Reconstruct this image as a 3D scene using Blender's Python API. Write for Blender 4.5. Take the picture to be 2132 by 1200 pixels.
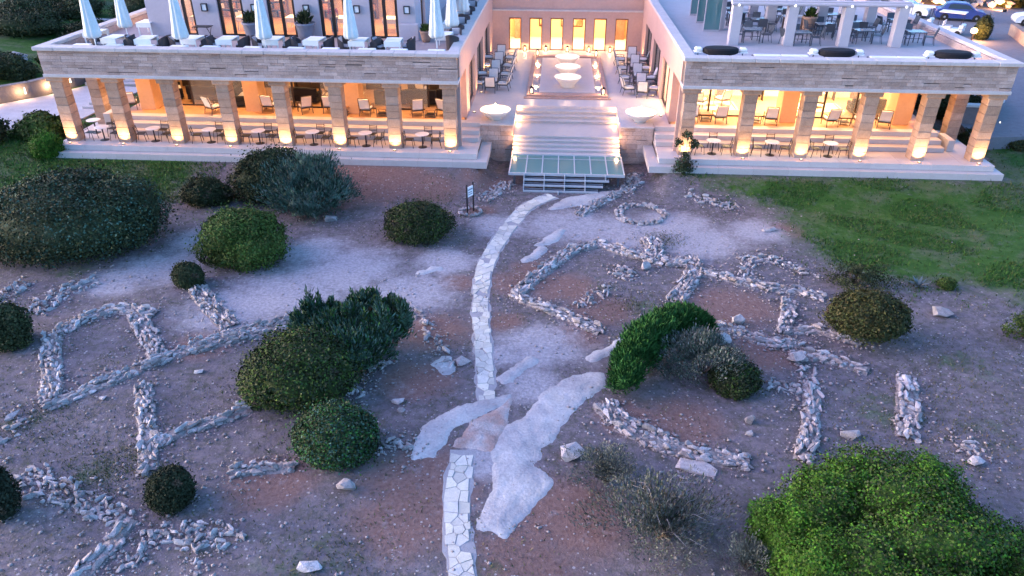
import bpy, bmesh, math, random
import numpy as np
from mathutils import Matrix, Vector
R = math.radians
random.seed(7)
scene = bpy.context.scene
for o in list(bpy.data.objects): bpy.data.objects.remove(o, do_unlink=True)
COL = scene.collection

# ---------------------------------------------------------------- camera
CAMZ = 13.40
pitch, yaw, roll = R(30.02), R(3.41), R(0.17)
fw = Vector((-math.sin(yaw)*math.cos(pitch), math.cos(yaw)*math.cos(pitch), -math.sin(pitch)))
rt = Vector((math.cos(yaw), math.sin(yaw), 0)); up = rt.cross(fw)
rt2 = math.cos(roll)*rt + math.sin(roll)*up; up2 = -math.sin(roll)*rt + math.cos(roll)*up
cam = bpy.data.cameras.new('drone_camera'); cam.sensor_width = 36; cam.lens = 25.884
cam.clip_start = .1; cam.clip_end = 2000
co = bpy.data.objects.new('drone_camera', cam); COL.objects.link(co)
M = Matrix((rt2, up2, -fw)).transposed().to_4x4(); M.translation = (0, 0, CAMZ); co.matrix_world = M
scene.camera = co

# ---------------------------------------------------------------- sky, sun, exposure
SUN_EL, SUN_AZ = 3.0, 271.0        # dusk: low sun off to the left; its afterglow is broad
w = bpy.data.worlds.new('World'); scene.world = w; w.use_nodes = True
nt = w.node_tree; nt.nodes.clear()
sky = nt.nodes.new('ShaderNodeTexSky'); sky.sky_type = 'NISHITA'; sky.sun_disc = False
sky.sun_elevation = R(SUN_EL); sky.sun_rotation = R(SUN_AZ)
sky.altitude = 50; sky.air_density = 0.5; sky.dust_density = 3.0; sky.ozone_density = 2.0
bg = nt.nodes.new('ShaderNodeBackground'); bg.inputs['Strength'].default_value = 0.15
wo = nt.nodes.new('ShaderNodeOutputWorld')
nt.links.new(sky.outputs[0], bg.inputs[0]); nt.links.new(bg.outputs[0], wo.inputs[0])
sl = bpy.data.lights.new('dusk_sun', 'SUN'); sl.energy = 0.145; sl.angle = R(60); sl.color = (1.0, .42, .86)
so = bpy.data.objects.new('dusk_sun', sl); COL.objects.link(so)
az = R(SUN_AZ)
sd = Vector((math.sin(az)*math.cos(R(30)), math.cos(az)*math.cos(R(30)), math.sin(R(30))))
so.rotation_euler = sd.to_track_quat('Z', 'Y').to_euler()
vs = scene.view_settings; vs.view_transform = 'Standard'; vs.look = 'None'; vs.gamma = 1; vs.exposure = 3.7
scene.cycles.use_denoising = True
scene.cycles.max_bounces = 6; scene.cycles.diffuse_bounces = 3; scene.cycles.glossy_bounces = 3
scene.cycles.transmission_bounces = 6; scene.cycles.transparent_max_bounces = 8
scene.cycles.sample_clamp_indirect = 6; scene.cycles.use_light_tree = True
scene.cycles.caustics_reflective = False; scene.cycles.caustics_refractive = False
LP = .60                           # common dimmer of all lamps, set against the dusk sky
WARM = (1.0, .43, .13); WARM2 = (1.0, .58, .27)

# ---------------------------------------------------------------- materials
MATS = {}
def mat(name, col, rough=.85, var=.18, scale=6., bump=.25, bscale=25., rnd=0., metal=0., hue=None, spec=.3):
    """procedural surface: two noises vary the base colour, a third gives relief, rnd varies per object"""
    m = bpy.data.materials.new(name); m.use_nodes = True; n = m.node_tree; b = n.nodes['Principled BSDF']
    L = n.links.new
    geo = n.nodes.new('ShaderNodeNewGeometry')
    def noise(s, d=4.):
        t = n.nodes.new('ShaderNodeTexNoise'); t.inputs['Scale'].default_value = s; t.inputs['Detail'].default_value = d
        L(geo.outputs['Position'], t.inputs['Vector']); return t
    t1 = noise(scale); t2 = noise(scale*6.3, 3.)
    a = n.nodes.new('ShaderNodeMath'); a.operation = 'ADD'; L(t1.outputs[0], a.inputs[0]); L(t2.outputs[0], a.inputs[1])
    mr = n.nodes.new('ShaderNodeMapRange'); mr.inputs[1].default_value = .65; mr.inputs[2].default_value = 1.35
    mr.inputs[3].default_value = 1-var; mr.inputs[4].default_value = 1+var; L(a.outputs[0], mr.inputs[0])
    val = mr.outputs[0]
    if rnd:
        oi = n.nodes.new('ShaderNodeObjectInfo')
        r2 = n.nodes.new('ShaderNodeMapRange'); r2.inputs[3].default_value = 1-rnd; r2.inputs[4].default_value = 1+rnd
        L(oi.outputs['Random'], r2.inputs[0])
        mm = n.nodes.new('ShaderNodeMath'); mm.operation = 'MULTIPLY'; L(val, mm.inputs[0]); L(r2.outputs[0], mm.inputs[1]); val = mm.outputs[0]
    base = n.nodes.new('ShaderNodeRGB'); base.outputs[0].default_value = (*col, 1)
    src = base.outputs[0]
    if hue:
        mx = n.nodes.new('ShaderNodeMix'); mx.data_type = 'RGBA'; mx.inputs[7].default_value = (*hue, 1)
        L(base.outputs[0], mx.inputs[6])
        t3 = noise(scale*.6, 2.)
        if rnd:
            ad = n.nodes.new('ShaderNodeMath'); ad.operation = 'FRACT'
            m5 = n.nodes.new('ShaderNodeMath'); m5.operation = 'MULTIPLY'; m5.inputs[1].default_value = 7.31
            L(oi.outputs['Random'], m5.inputs[0]); L(m5.outputs[0], ad.inputs[0]); L(ad.outputs[0], mx.inputs[0])
        else:
            r3 = n.nodes.new('ShaderNodeMapRange'); r3.inputs[1].default_value = .38; r3.inputs[2].default_value = .62
            L(t3.outputs[0], r3.inputs[0]); L(r3.outputs[0], mx.inputs[0])
        src = mx.outputs[2]
    vm = n.nodes.new('ShaderNodeVectorMath'); vm.operation = 'SCALE'; L(src, vm.inputs[0]); L(val, vm.inputs['Scale'])
    L(vm.outputs[0], b.inputs['Base Color'])
    b.inputs['Roughness'].default_value = rough; b.inputs['Metallic'].default_value = metal
    b.inputs['Specular IOR Level'].default_value = spec
    if bump:
        t4 = noise(bscale, 5.); bp = n.nodes.new('ShaderNodeBump'); bp.inputs['Strength'].default_value = bump
        bp.inputs['Distance'].default_value = .03; L(t4.outputs[0], bp.inputs['Height']); L(bp.outputs[0], b.inputs['Normal'])
    MATS[name] = m; return m
def glow(name, col, s):
    m = bpy.data.materials.new(name); m.use_nodes = True; b = m.node_tree.nodes['Principled BSDF']
    b.inputs['Base Color'].default_value = (*col, 1); b.inputs['Emission Color'].default_value = (*col, 1)
    b.inputs['Emission Strength'].default_value = s; MATS[name] = m; return m
def glass(name, col, rough=.03, alpha=.25):
    m = bpy.data.materials.new(name); m.use_nodes = True; n = m.node_tree; b = n.nodes['Principled BSDF']
    b.inputs['Base Color'].default_value = (*col, 1); b.inputs['Roughness'].default_value = rough
    b.inputs['Alpha'].default_value = alpha; b.inputs['Specular IOR Level'].default_value = .6; MATS[name] = m; return m
def foliage_mat():
    m = bpy.data.materials.new('foliage'); m.use_nodes = True; n = m.node_tree; b = n.nodes['Principled BSDF']
    at = n.nodes.new('ShaderNodeAttribute'); at.attribute_name = 'leaf'
    n.links.new(at.outputs['Color'], b.inputs['Base Color']); b.inputs['Roughness'].default_value = .7
    b.inputs['Specular IOR Level'].default_value = .15
    MATS['foliage'] = m; return m
foliage_mat()
mat('facade_stone', (.48, .37, .335), .9, .26, 2.2, .5, 30, rnd=.15, hue=(.40, .285, .24))
mat('column_stone', (.41, .29, .225), .9, .22, 3., .5, 30, rnd=.16, hue=(.33, .225, .165))
mat('pool_stone', (.42, .27, .23), .85, .2, 3., .4, 30, rnd=.1)
mat('mortar', (.13, .11, .10), .95, .3, 8)
mat('ruin_stone', (.40, .385, .385), .92, .40, 7., .9, 22, rnd=.30, hue=(.31, .265, .255))
mat('rubble_earth', (.17, .145, .14), .95, .45, 9., 1., 25, hue=(.27, .25, .245))
mat('bedrock', (.44, .435, .43), .92, .22, 2.0, .7, 14., hue=(.36, .35, .36))
mat('red_rock', (.34, .24, .21), .92, .3, 3., .9, 14., hue=(.40, .36, .35))
mat('flagstone', (.62, .585, .49), .8, .16, 4., .25, 30, rnd=.15, hue=(.50, .49, .46))
mat('path_mortar', (.33, .32, .33), .92, .15, 5., .4, 30)
mat('marble', (.50, .46, .45), .55, .07, 2.5, .08, 20, rnd=.05)
mat('court_floor', (.50, .46, .47), .45, .07, 2., .05, 20)
mat('roof_tile', (.40, .39, .41), .7, .08, 1.5, .1, 20)
mat('roof_tile_dark', (.34, .30, .31), .8, .1, 1.5, .1, 20)
mat('coping', (.52, .48, .47), .8, .12, 2., .2, 20)
mat('plaster', (.47, .42, .46), .9, .06, 1., .15, 40)
mat('plaster_pink', (.53, .36, .31), .9, .07, 1., .2, 30)
mat('plaster_ochre', (.60, .36, .20), .9, .06, 1., .1, 40)
mat('room_wall', (.58, .40, .22), .9, .06, 1., .1, 40)
mat('room_cream', (.72, .60, .42), .9, .06, 1., .1, 40)
mat('timber_dark', (.035, .025, .022), .5, .2, 8, .1)
mat('timber_warm', (.20, .10, .05), .5, .25, 8, .1)
mat('parquet', (.46, .25, .12), .45, .15, 4, .05)
mat('black_metal', (.025, .025, .03), .45, .15, 10, .05, metal=.3)
mat('bronze_frame', (.10, .07, .055), .5, .2, 10, .05)
mat('black_fabric', (.012, .012, .016), .8, .2, 10, .2)
mat('white_cloth', (.80, .80, .78), .9, .05, 3., .15, 30)
mat('canvas', (.70, .74, .72), .9, .07, 4., .3, 30)
mat('cushion', (.72, .68, .66), .95, .07, 5., .3, 40)
mat('cushion_lilac', (.46, .43, .47), .95, .07, 5., .3, 40)
mat('wicker', (.07, .06, .065), .85, .35, 40., .8, 80)
mat('tabletop_white', (.72, .70, .68), .35, .08, 5., .05)
mat('steel', (.50, .53, .56), .4, .08, 6., .05, metal=.35)
mat('dark_steel', (.07, .08, .10), .4, .15, 6., .05)
mat('terracotta', (.38, .24, .18), .85, .15, 5., .3)
mat('grey_pot', (.20, .21, .26), .7, .12, 5., .2)
mat('bark', (.12, .09, .07), .95, .3, 12., .8, 30)
mat('grey_bark', (.30, .27, .25), .95, .2, 12., .6, 30)
mat('pale_paint', (.47, .43, .45), .8, .05, 2., .1)
mat('asphalt', (.17, .17, .19), .9, .15, 3., .3, 40)
mat('paving', (.46, .45, .47), .85, .14, 1.5, .3, 30)
mat('garden_wall', (.17, .15, .155), .9, .15, 2., .5, 20)
mat('car_blue', (.035, .06, .22), .25, .05, 2., 0, spec=.6)
mat('car_white', (.70, .71, .73), .25, .04, 2., 0, spec=.6)
mat('tyre', (.02, .02, .02), .9, .1, 20)
mat('rim', (.45, .46, .48), .35, .05, 6, 0, metal=.7)
mat('car_glass', (.02, .025, .03), .08, .05, 4, 0, spec=.8)
mat('sign_white', (.80, .80, .80), .6, .04, 3, 0)
mat('print_grey', (.25, .26, .28), .7, .1, 20, 0)
mat('water', (.30, .34, .40), .08, .08, 2., .15, 12, spec=.6)
mat('white_bowl', (.80, .76, .70), .5, .05, 3, .05)
mat('books', (.35, .16, .08), .8, .5, 3., .2, rnd=.4, hue=(.10, .08, .08))
mat('lit_art', (.55, .40, .22), .8, .4, 4, 0, hue=(.25, .10, .05))
mat('skin', (.45, .27, .19), .7, .05, 4, 0); mat('shirt_red', (.45, .05, .04), .9, .1, 8, .1); mat('trousers', (.03, .03, .05), .9, .1, 8, .1); mat('shirt_white', (.7, .7, .72), .9, .05, 8, .1); mat('hair', (.03, .02, .015), .8, .2, 30)
glow('flame', (1.0, .66, .28), 1.2); glow('lamp_glow', (1.0, .70, .38), .3); glow('cool_bulb', (.95, .97, 1.0), .25)
glow('niche_glow', (1.0, .86, .70), .2)
glass('pane', (.55, .60, .62), .02, .18); glass('green_glass', (.10, .24, .24), .05, .72); glass('aqua_glass', (.10, .27, .26), .12, .80)
glass('table_glass', (.45, .52, .55), .05, .6)

# ---------------------------------------------------------------- mesh helpers
class MB:
    def __init__(s): s.v = []; s.f = []
    def add(s, V, F):
        b = len(s.v); s.v += [tuple(p) for p in V]; s.f += [tuple(i+b for i in f) for f in F]; return s
    def box(s, x0, x1, y0, y1, z0, z1):
        return s.add([(x0,y0,z0),(x1,y0,z0),(x1,y1,z0),(x0,y1,z0),(x0,y0,z1),(x1,y0,z1),(x1,y1,z1),(x0,y1,z1)],
                     [(0,3,2,1),(4,5,6,7),(0,1,5,4),(1,2,6,5),(2,3,7,6),(3,0,4,7)])
    def cbox(s, x0, x1, y0, y1, z0, z1, c=.02):
        """box with chamfered edges"""
        V = []; idx = {}
        for i, x in enumerate((x0, x1)):
            for j, y in enumerate((y0, y1)):
                for k, z in enumerate((z0, z1)):
                    sx, sy, sz = 1-2*i, 1-2*j, 1-2*k
                    for a, d in enumerate(((0,c,c),(c,0,c),(c,c,0))):
                        idx[i,j,k,a] = len(V); V.append((x+sx*d[0], y+sy*d[1], z+sz*d[2]))
        F = []
        for i in (0,1): F.append([idx[i,j,k,0] for j,k in ((0,0),(1,0),(1,1),(0,1))][::(-1 if i==0 else 1)])
        for j in (0,1): F.append([idx[i,j,k,1] for i,k in ((0,0),(0,1),(1,1),(1,0))][::(-1 if j==0 else 1)])
        for k in (0,1): F.append([idx[i,j,k,2] for i,j in ((0,0),(1,0),(1,1),(0,1))][::(-1 if k==0 else 1)])
        for i in (0,1):
            for j in (0,1): F.append((idx[i,j,0,0],idx[i,j,0,1],idx[i,j,1,1],idx[i,j,1,0]))
            for k in (0,1): F.append((idx[i,0,k,0],idx[i,0,k,2],idx[i,1,k,2],idx[i,1,k,0]))
        for j in (0,1):
            for k in (0,1): F.append((idx[0,j,k,1],idx[0,j,k,2],idx[1,j,k,2],idx[1,j,k,1]))
        for i in (0,1):
            for j in (0,1):
                for k in (0,1): F.append((idx[i,j,k,0],idx[i,j,k,1],idx[i,j,k,2]))
        return s.add(V, F)
    def lathe(s, prof, n=20, c=(0,0,0), flute=0., nf=8):
        V = []; F = []
        for r, z in prof:
            for i in range(n):
                a = 2*math.pi*i/n; rr = r*(1+flute*math.cos(nf*a))
                V.append((c[0]+rr*math.cos(a), c[1]+rr*math.sin(a), c[2]+z))
        for j in range(len(prof)-1):
            for i in range(n):
                k = (i+1) % n; F.append((j*n+i, j*n+k, (j+1)*n+k, (j+1)*n+i))
        F.append(tuple(range(n))[::-1]); F.append(tuple(range((len(prof)-1)*n, len(prof)*n)))
        return s.add(V, F)
    def tube(s, pts, r, n=6, r1=None):
        pts = [Vector(p) for p in pts]; V = []; F = []; m = len(pts)
        for j, p in enumerate(pts):
            d = (pts[min(j+1,m-1)]-pts[max(j-1,0)]).normalized()
            a = d.orthogonal().normalized(); b = d.cross(a)
            rr = r if r1 is None else r+(r1-r)*j/max(1,m-1)
            for i in range(n):
                t = 2*math.pi*i/n; V.append(p+a*rr*math.cos(t)+b*rr*math.sin(t))
        for j in range(m-1):
            for i in range(n):
                k = (i+1) % n; F.append((j*n+i, j*n+k, (j+1)*n+k, (j+1)*n+i))
        F.append(tuple(range(n))[::-1]); F.append(tuple(range((m-1)*n, m*n)))
        return s.add(V, F)
    def prism(s, poly, z0, z1):
        n = len(poly)
        area = sum(poly[i][0]*poly[(i+1)%n][1]-poly[(i+1)%n][0]*poly[i][1] for i in range(n))
        if area < 0: poly = poly[::-1]
        V = [(x,y,z0) for x,y in poly]+[(x,y,z1) for x,y in poly]
        return s.add(V, [tuple(range(n))[::-1], tuple(range(n,2*n))]+[(i,(i+1)%n,n+(i+1)%n,n+i) for i in range(n)])
    def mesh(s, name):
        me = bpy.data.meshes.new(name); me.from_pydata(s.v, [], s.f); me.update(); return me
    def build(s, name, m, parent=None, loc=None, rz=0., smooth=False):
        me = s.mesh(name); me.materials.append(MATS[m])
        if smooth: me.polygons.foreach_set('use_smooth', [True]*len(me.polygons))
        return link(name, me, parent, loc, rz)
def link(name, me, parent=None, loc=None, rz=0., scale=None):
    o = bpy.data.objects.new(name, me); COL.objects.link(o)
    if parent: o.parent = parent
    if loc is not None: o.location = loc
    if rz: o.rotation_euler = (0, 0, rz)
    if scale: o.scale = scale
    return o
def tag(o, label, cat, group=None):
    o['label'] = label; o['category'] = cat
    if group: o['group'] = group
    return o
def thing(name, label, cat, loc=(0,0,0), rz=0., group=None):
    return tag(link(name, None, None, loc, rz), label, cat, group)
def struct(o): o['kind'] = 'structure'; return o
SPLIT = {'cabinet','end_panel','pad','side_tray','tray_leg','flank','end_wall','post','cloth_drop'}
def part(name, m, parent, *boxes, c=0., loc=None, rz=0.):
    if name in SPLIT and len(boxes) > 1: return [part(name, m, parent, q, c=c, loc=loc, rz=rz) for q in boxes][0]
    b = MB()
    for q in boxes: (b.cbox(*q, c) if c else b.box(*q))
    return b.build(name, m, parent, loc, rz)
def dup(root, loc, rz, label, group=None, parent=None):
    def cp(o, par):
        c = o.copy(); COL.objects.link(c); c.parent = par
        for ch in o.children: cp(ch, c)
        return c
    r = cp(root, parent); r.location = loc; r.rotation_euler = (0, 0, rz); r['label'] = label
    if group: r['group'] = group
    return r
def lamp(name, kind, loc, power, col, parent=None, size=.1, target=None, spot=None, blend=.5):
    l = bpy.data.lights.new(name, kind); l.energy = power*LP; l.color = col
    if kind == 'AREA': l.shape = 'RECTANGLE'; l.size, l.size_y = size
    else: l.shadow_soft_size = size
    if kind == 'SPOT': l.spot_size = spot; l.spot_blend = blend
    o = bpy.data.objects.new(name, l); COL.objects.link(o)
    if parent: o.parent = parent
    o.location = loc
    if target: o.rotation_euler = (Vector(target)-Vector(loc)).to_track_quat('-Z', 'Y').to_euler()
    return o
ORD = ['first','second','third','fourth','fifth','sixth','seventh','eighth','ninth','tenth','eleventh','twelfth']
def S(a, b, t):
    t = min(1, max(0, (t-a)/(b-a))); return t*t*(3-2*t)
WALLS = [
 ('sparse rubble band slanting up from the left-edge bush beside the big mastic hedge', [(-19.27, 22.25), (-19.21, 23.37), (-18.8, 24.29), (-18.26, 24.92)], 0.9, 0.7, 0.24),
 ('few loose stones at the far left edge under the big mastic hedge', [(-21.11, 23.03), (-21.07, 23.84), (-20.99, 24.48)], 0.8, 0.5, 0.2),
 ('upper wall of the left ruined room with long flat slabs on top', [(-17.44, 21.09), (-17.18, 22.11), (-16.17, 22.71), (-14.6, 22.39)], 0.6, 1, 0.3),
 ('thick short side wall on the left of the left ruined room', [(-17.77, 21.1), (-16.98, 19.68), (-16.13, 18.4), (-15.55, 17.32)], 0.6, 1.0, 0.32),
 ('lower wall of the left ruined room, its left half with large end stones', [(-15.46, 17.02), (-14.75, 17.73), (-14.02, 18.44), (-13.23, 19.43), (-12.27, 20.26)], 0.55, 1, 0.3),
 ('wide rubble wall running up right from the left ruined room to the large shrub', [(-12.27, 20.26), (-11.23, 21.04), (-10.31, 21.58), (-9.38, 22.36)], 0.8, 1, 0.26),
 ('short cross wall inside the left ruined room', [(-15.37, 22.37), (-14.23, 21.0), (-13.24, 19.79)], 0.6, 1, 0.3),
 ('straight low wall running down right from the small round bush', [(-13.91, 24.41), (-12.8, 23.08), (-11.49, 21.69)], 0.7, 1, 0.26),
 ('upright narrow wall of squared stones above the dark ball bush at lower left', [(-12.93, 18.18), (-12.24, 16.91), (-11.49, 15.59), (-10.99, 14.45)], 0.5, 1.1, 0.32),
 ('stone row leading from the upright wall to the large olive-green shrub', [(-11.35, 15.54), (-10.56, 16.39), (-9.71, 16.83), (-9.15, 17.34)], 0.5, 1.1, 0.32),
 ('short isolated stone row left of the clipped oval shrub', [(-8.68, 14.58), (-7.91, 14.77), (-6.93, 14.89)], 0.42, 1.1, 0.3),
 ('rubble wall below the left ruined room, crossing toward the dark ball bush', [(-14.38, 14.25), (-12.89, 13.59), (-11.68, 13.1), (-10.56, 12.83)], 0.75, 0.9, 0.26),
 ('line of big slabs running to the bottom edge at lower left', [(-10.62, 12.78), (-10.63, 11.86), (-10.94, 10.98)], 0.45, 1, 0.34),
 ('heap of small bright rubble below the dark ball bush', [(-9.7, 12.51), (-8.76, 12.38), (-7.45, 12.21)], 0.7, 0.9, 0.22),
 ('few large boulders in line left of the bright rubble heap near the bottom edge', [(-9.8, 12.4), (-9.85, 11.69), (-9.98, 11.05)], 0.4, 0.7, 0.32),
 ('single-file stone row at the bottom edge under the bright rubble heap', [(-8.55, 12.02), (-8.19, 11.11)], 0.22, 0.9, 0.24),
 ('thin stone edging between the juniper tree and the flagstone path', [(-5.14, 23.61), (-4.16, 21.78), (-3.27, 19.75)], 0.28, 0.9, 0.3),
 ('rock pile between the sign and the steel steps', [(-3.5, 33.94), (-2.88, 35.23), (-2.29, 36.47)], 0.8, 0.9, 0.28),
 ('rubble heap at the right corner of the glass landing', [(3.65, 35.41), (4.21, 36.95), (4.63, 38.75)], 0.7, 0.9, 0.3),
 ('short stone line below the right end of the steel steps', [(1.26, 32.49), (2.11, 33.71), (3.27, 35.2)], 0.55, 1, 0.3),
 ('small stone wall stub at the edge of the lawn near the right wing', [(6.76, 34.9), (7.84, 34.37), (8.95, 33.72)], 0.6, 0.8, 0.28),
 ('curved left wall of the big ruined room right of the path', [(-1.31, 24.87), (-0.7, 26.15), (0.07, 27.57), (1.0, 29.0), (2.18, 29.66)], 0.6, 1, 0.32),
 ('upper wall of the big ruined room right of the path', [(2.18, 29.66), (3.19, 28.84), (3.97, 28.33), (4.83, 27.84), (5.85, 27.97)], 0.65, 1, 0.32),
 ('stub wall projecting above the big ruined room right of the path', [(4.38, 30.06), (4.56, 28.93), (4.14, 27.95)], 0.75, 1, 0.3),
 ('neat row of blocks closing the lower left of the big ruined room', [(-1.4, 24.72), (-0.25, 23.86), (0.66, 23.19), (1.89, 22.25)], 0.5, 1.1, 0.34),
 ('short stone fragment with a grass tuft inside the big ruined room', [(1.2, 23.95), (1.79, 25.08), (2.52, 25.57)], 0.4, 0.9, 0.28),
 ('loose rubble heap inside the big ruined room below its upper wall', [(2.77, 27.23), (3.13, 26.73), (3.6, 26.44)], 0.8, 0.8, 0.3),
 ('thick wall on the right of the big ruined room above the green arching shrub', [(5.88, 28.18), (6.02, 27.35), (5.53, 26.11), (4.82, 24.67)], 0.7, 1.1, 0.32),
 ('long wall running right from the big ruined room toward the oval shrub', [(5.92, 27.12), (6.93, 26.74), (7.78, 26.19), (8.66, 25.9), (9.85, 25.75), (10.64, 25.29)], 0.55, 1, 0.34),
 ('upper parallel stone row near the lawn at the right', [(8.32, 28.21), (9.24, 28.35), (10.1, 27.79), (10.99, 27.08)], 0.5, 0.9, 0.28),
 ('short link wall joining the two parallel stone rows near the lawn', [(8.34, 28.3), (7.8, 26.11)], 0.5, 0.9, 0.28),
 ('short upright wall dropping from the long wall left of the oval shrub', [(9.24, 25.07), (8.92, 23.91), (8.48, 22.88)], 0.5, 1, 0.3),
 ('stone row ending under the right oval shrub', [(8.48, 22.88), (9.72, 23.04), (10.41, 22.55), (11.05, 22.21)], 0.4, 1, 0.32),
 ('stone row running right from the green arching shrub', [(6.06, 23.05), (6.89, 22.65), (7.48, 22.23), (8.16, 21.92), (8.83, 22.14)], 0.5, 1, 0.28),
 ('row of large slabs below the right oval shrub', [(8.38, 21.34), (9.22, 21.31), (9.93, 21.01), (10.68, 20.52)], 0.5, 1.1, 0.34),
 ('three big boulders in line below the wall crossing on the right', [(8.76, 22.01), (8.65, 20.56), (8.59, 19.66)], 0.4, 0.8, 0.34),
 ('narrow upright wall ending at the big bright green bush', [(8.59, 19.66), (8.3, 18.66), (7.85, 17.32), (7.27, 16.02)], 0.5, 1.1, 0.32),
 ('short rubble spur left of the narrow upright wall on the right', [(7.23, 19.74), (7.94, 19.51), (8.47, 19.23)], 0.5, 0.8, 0.26),
 ('wide curved rubble wall right of the bedrock outcrop', [(1.8, 18.17), (2.23, 17.35), (2.9, 16.88), (3.69, 16.4)], 0.75, 1, 0.28),
 ('rubble wall continuing right to the big bright green bush', [(3.69, 16.4), (4.47, 16.09), (5.76, 15.85)], 0.65, 1, 0.3),
 ('short wide paved wall strip above the big bright green bush', [(11.83, 20.27), (11.25, 18.67), (10.64, 17.23)], 0.62, 1.1, 0.36),
 ('small rock pile at right beyond the big bright green bush', [(12.08, 17.05), (12.32, 16.92), (12.56, 16.68)], 0.6, 0.8, 0.26),
 ('few flat stones at the right foot of the clipped oval shrub', [(-4.77, 15.88), (-4.38, 16.0), (-3.9, 15.85)], 0.35, 0.9, 0.3),
 ('few pale boulders between the large shrub and the clipped oval shrub', [(-6.45, 18.82), (-5.98, 18.49), (-6.01, 18.0)], 0.5, 0.7, 0.28),
 ('line of three large flat slabs at the left edge', [(-15.7, 15.29), (-15.8, 15.93), (-15.95, 16.53)], 0.4, 0.8, 0.42),
 ('few grey rocks under the right side of the juniper tree', [(-5.94, 19.68), (-5.59, 19.98), (-5.29, 20.09)], 0.35, 0.8, 0.3),
]
ROCK1 = [(1.78, 19.75), (0.96, 19.54), (0.18, 18.86), (-0.14, 18.2), (-0.53, 17.43), (-1.06, 17.04), (-1.33, 16.43), (-1.42, 15.82), (-1.26, 14.81), (-1.31, 14.12), (-1.58, 13.18), (-0.95, 12.97), (-0.38, 13.96), (0.13, 14.77), (-0.28, 15.37), (-0.17, 16.17), (0.24, 16.82), (0.67, 17.69), (1.12, 18.37), (1.84, 19.22)]
ROCK2 = [(-3.67, 15.56), (-3.69, 16.07), (-3.52, 16.8), (-3.0, 17.44), (-2.27, 17.9), (-1.16, 18.53), (-1.24, 18.15), (-2.48, 17.12), (-2.98, 16.52), (-3.21, 15.7)]
ROCK4 = [(-1.17, 18.34), (-1.41, 17.86), (-2.18, 17.1), (-2.5, 16.14), (-1.51, 16.02), (-1.3, 16.97), (-1.19, 17.65)]
ROCK3 = [[(-1.47, 19.33), (-1.03, 19.85), (-0.53, 20.52), (-0.46, 20.36), (-0.86, 19.67), (-1.38, 19.16)], [(1.43, 20.68), (1.98, 21.19), (2.69, 21.89), (2.63, 21.58), (2.0, 20.91), (1.54, 20.55)], [(-1.16, 27.65), (-0.68, 28.69), (-0.38, 29.04), (-0.33, 28.73), (-0.76, 27.91)], [(-0.01, 33.15), (0.57, 34.39), (2.42, 35.33), (3.42, 35.65), (2.13, 34.19), (0.69, 33.37)], [(-0.6, 29.24), (0.03, 30.32), (0.46, 30.86), (0.36, 30.26), (-0.17, 29.39)], [(-3.89, 20.07), (-3.54, 20.5), (-3.23, 19.8), (-3.41, 19.58)], [(-5.44, 26.23), (-4.93, 26.75), (-4.67, 26.68), (-5.14, 26.18)]]
PATHL = [(-1.79, 11.39), (-2.06, 12.58), (-2.26, 13.7), (-2.33, 14.75), (-2.32, 15.9)]
PATHU = [(-1.89, 18.17), (-2.07, 19.79), (-2.36, 21.81), (-2.61, 23.82), (-2.74, 25.58), (-2.68, 27.43), (-2.33, 29.59), (-1.81, 31.71), (-1.2, 33.39), (-0.03, 34.79)]
BOULD = [(9.95, 31.34), (14.7, 24.37), (0.8, 15.87), (4.19, 15.59), (-11.48, 19.01), (-5.26, 14.09), (6.16, 17.68), (-2.84, 20.16), (12.16, 16.29), (1.75, 17.98), (6.08, 21.97), (6.94, 23.34), (-4.63, 17.98), (-4.47, 17.57), (-5.49, 11.53), (-9.55, 21.67), (3.98, 27.32), (8.4, 20.97), (9.0, 17.22), (-10.41, 31.12), (-13.88, 17.46), (6.04, 17.13)]
PALE= [(-10.24, 24.31, 2.5), (-12.01, 22.96, 1.8), (-8.48, 26.37, 2.2), (-5.54, 24.58, 1.8), (-4.4, 27.29, 1.2), (-16.1, 26.01, 1.8), (-17.33, 24.86, 1.3), (0.69, 31.35, 2.0), (3.32, 30.73, 2.2), (6.44, 29.86, 2), (9.26, 31.16, 1.4), (-0.19, 21.26, 1.5), (-0.44, 19.07, 1.0), (-2.44, 31.08, 1.3), (-15.63, 28.7, 1.2), (-10.22, 28.14, 1.5), (5.6, 31.56, 1.8), (-6.87, 22.92, 1.2), (-1.65, 20.6, 0.8), (-1.67, 15.52, 0.8)]
RED= [(-1.45, 25.7, 1.1), (-1.64, 22.83, 0.8), (-3.76, 25.53, 0.8), (-4.2, 22.07, 1.4), (-4.23, 19.21, 1.3), (-3.31, 14.65, 1.7), (-3.45, 13.25, 1.5), (0.48, 25.5, 1.4), (1.93, 23.86, 1.3), (6.88, 24.4, 1.7), (7.32, 21.5, 1.2), (10.84, 31.4, 0.9), (4.12, 17.55, 1.3), (2.39, 17.58, 0.9), (0.63, 13.58, 1.6), (-0.43, 12.3, 1.4), (-8.77, 35.42, 2.4), (-3.58, 36.11, 1.4), (-6.16, 34.76, 1.6), (-11.54, 36.39, 2), (-0.93, 27.05, 0.8), (0.99, 21.95, 1), (-5.05, 25.07, 0.8), (-7.44, 14.2, 1.2), (-12.01, 20.45, 1), (-3.49, 32.61, 0.8)]
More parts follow.
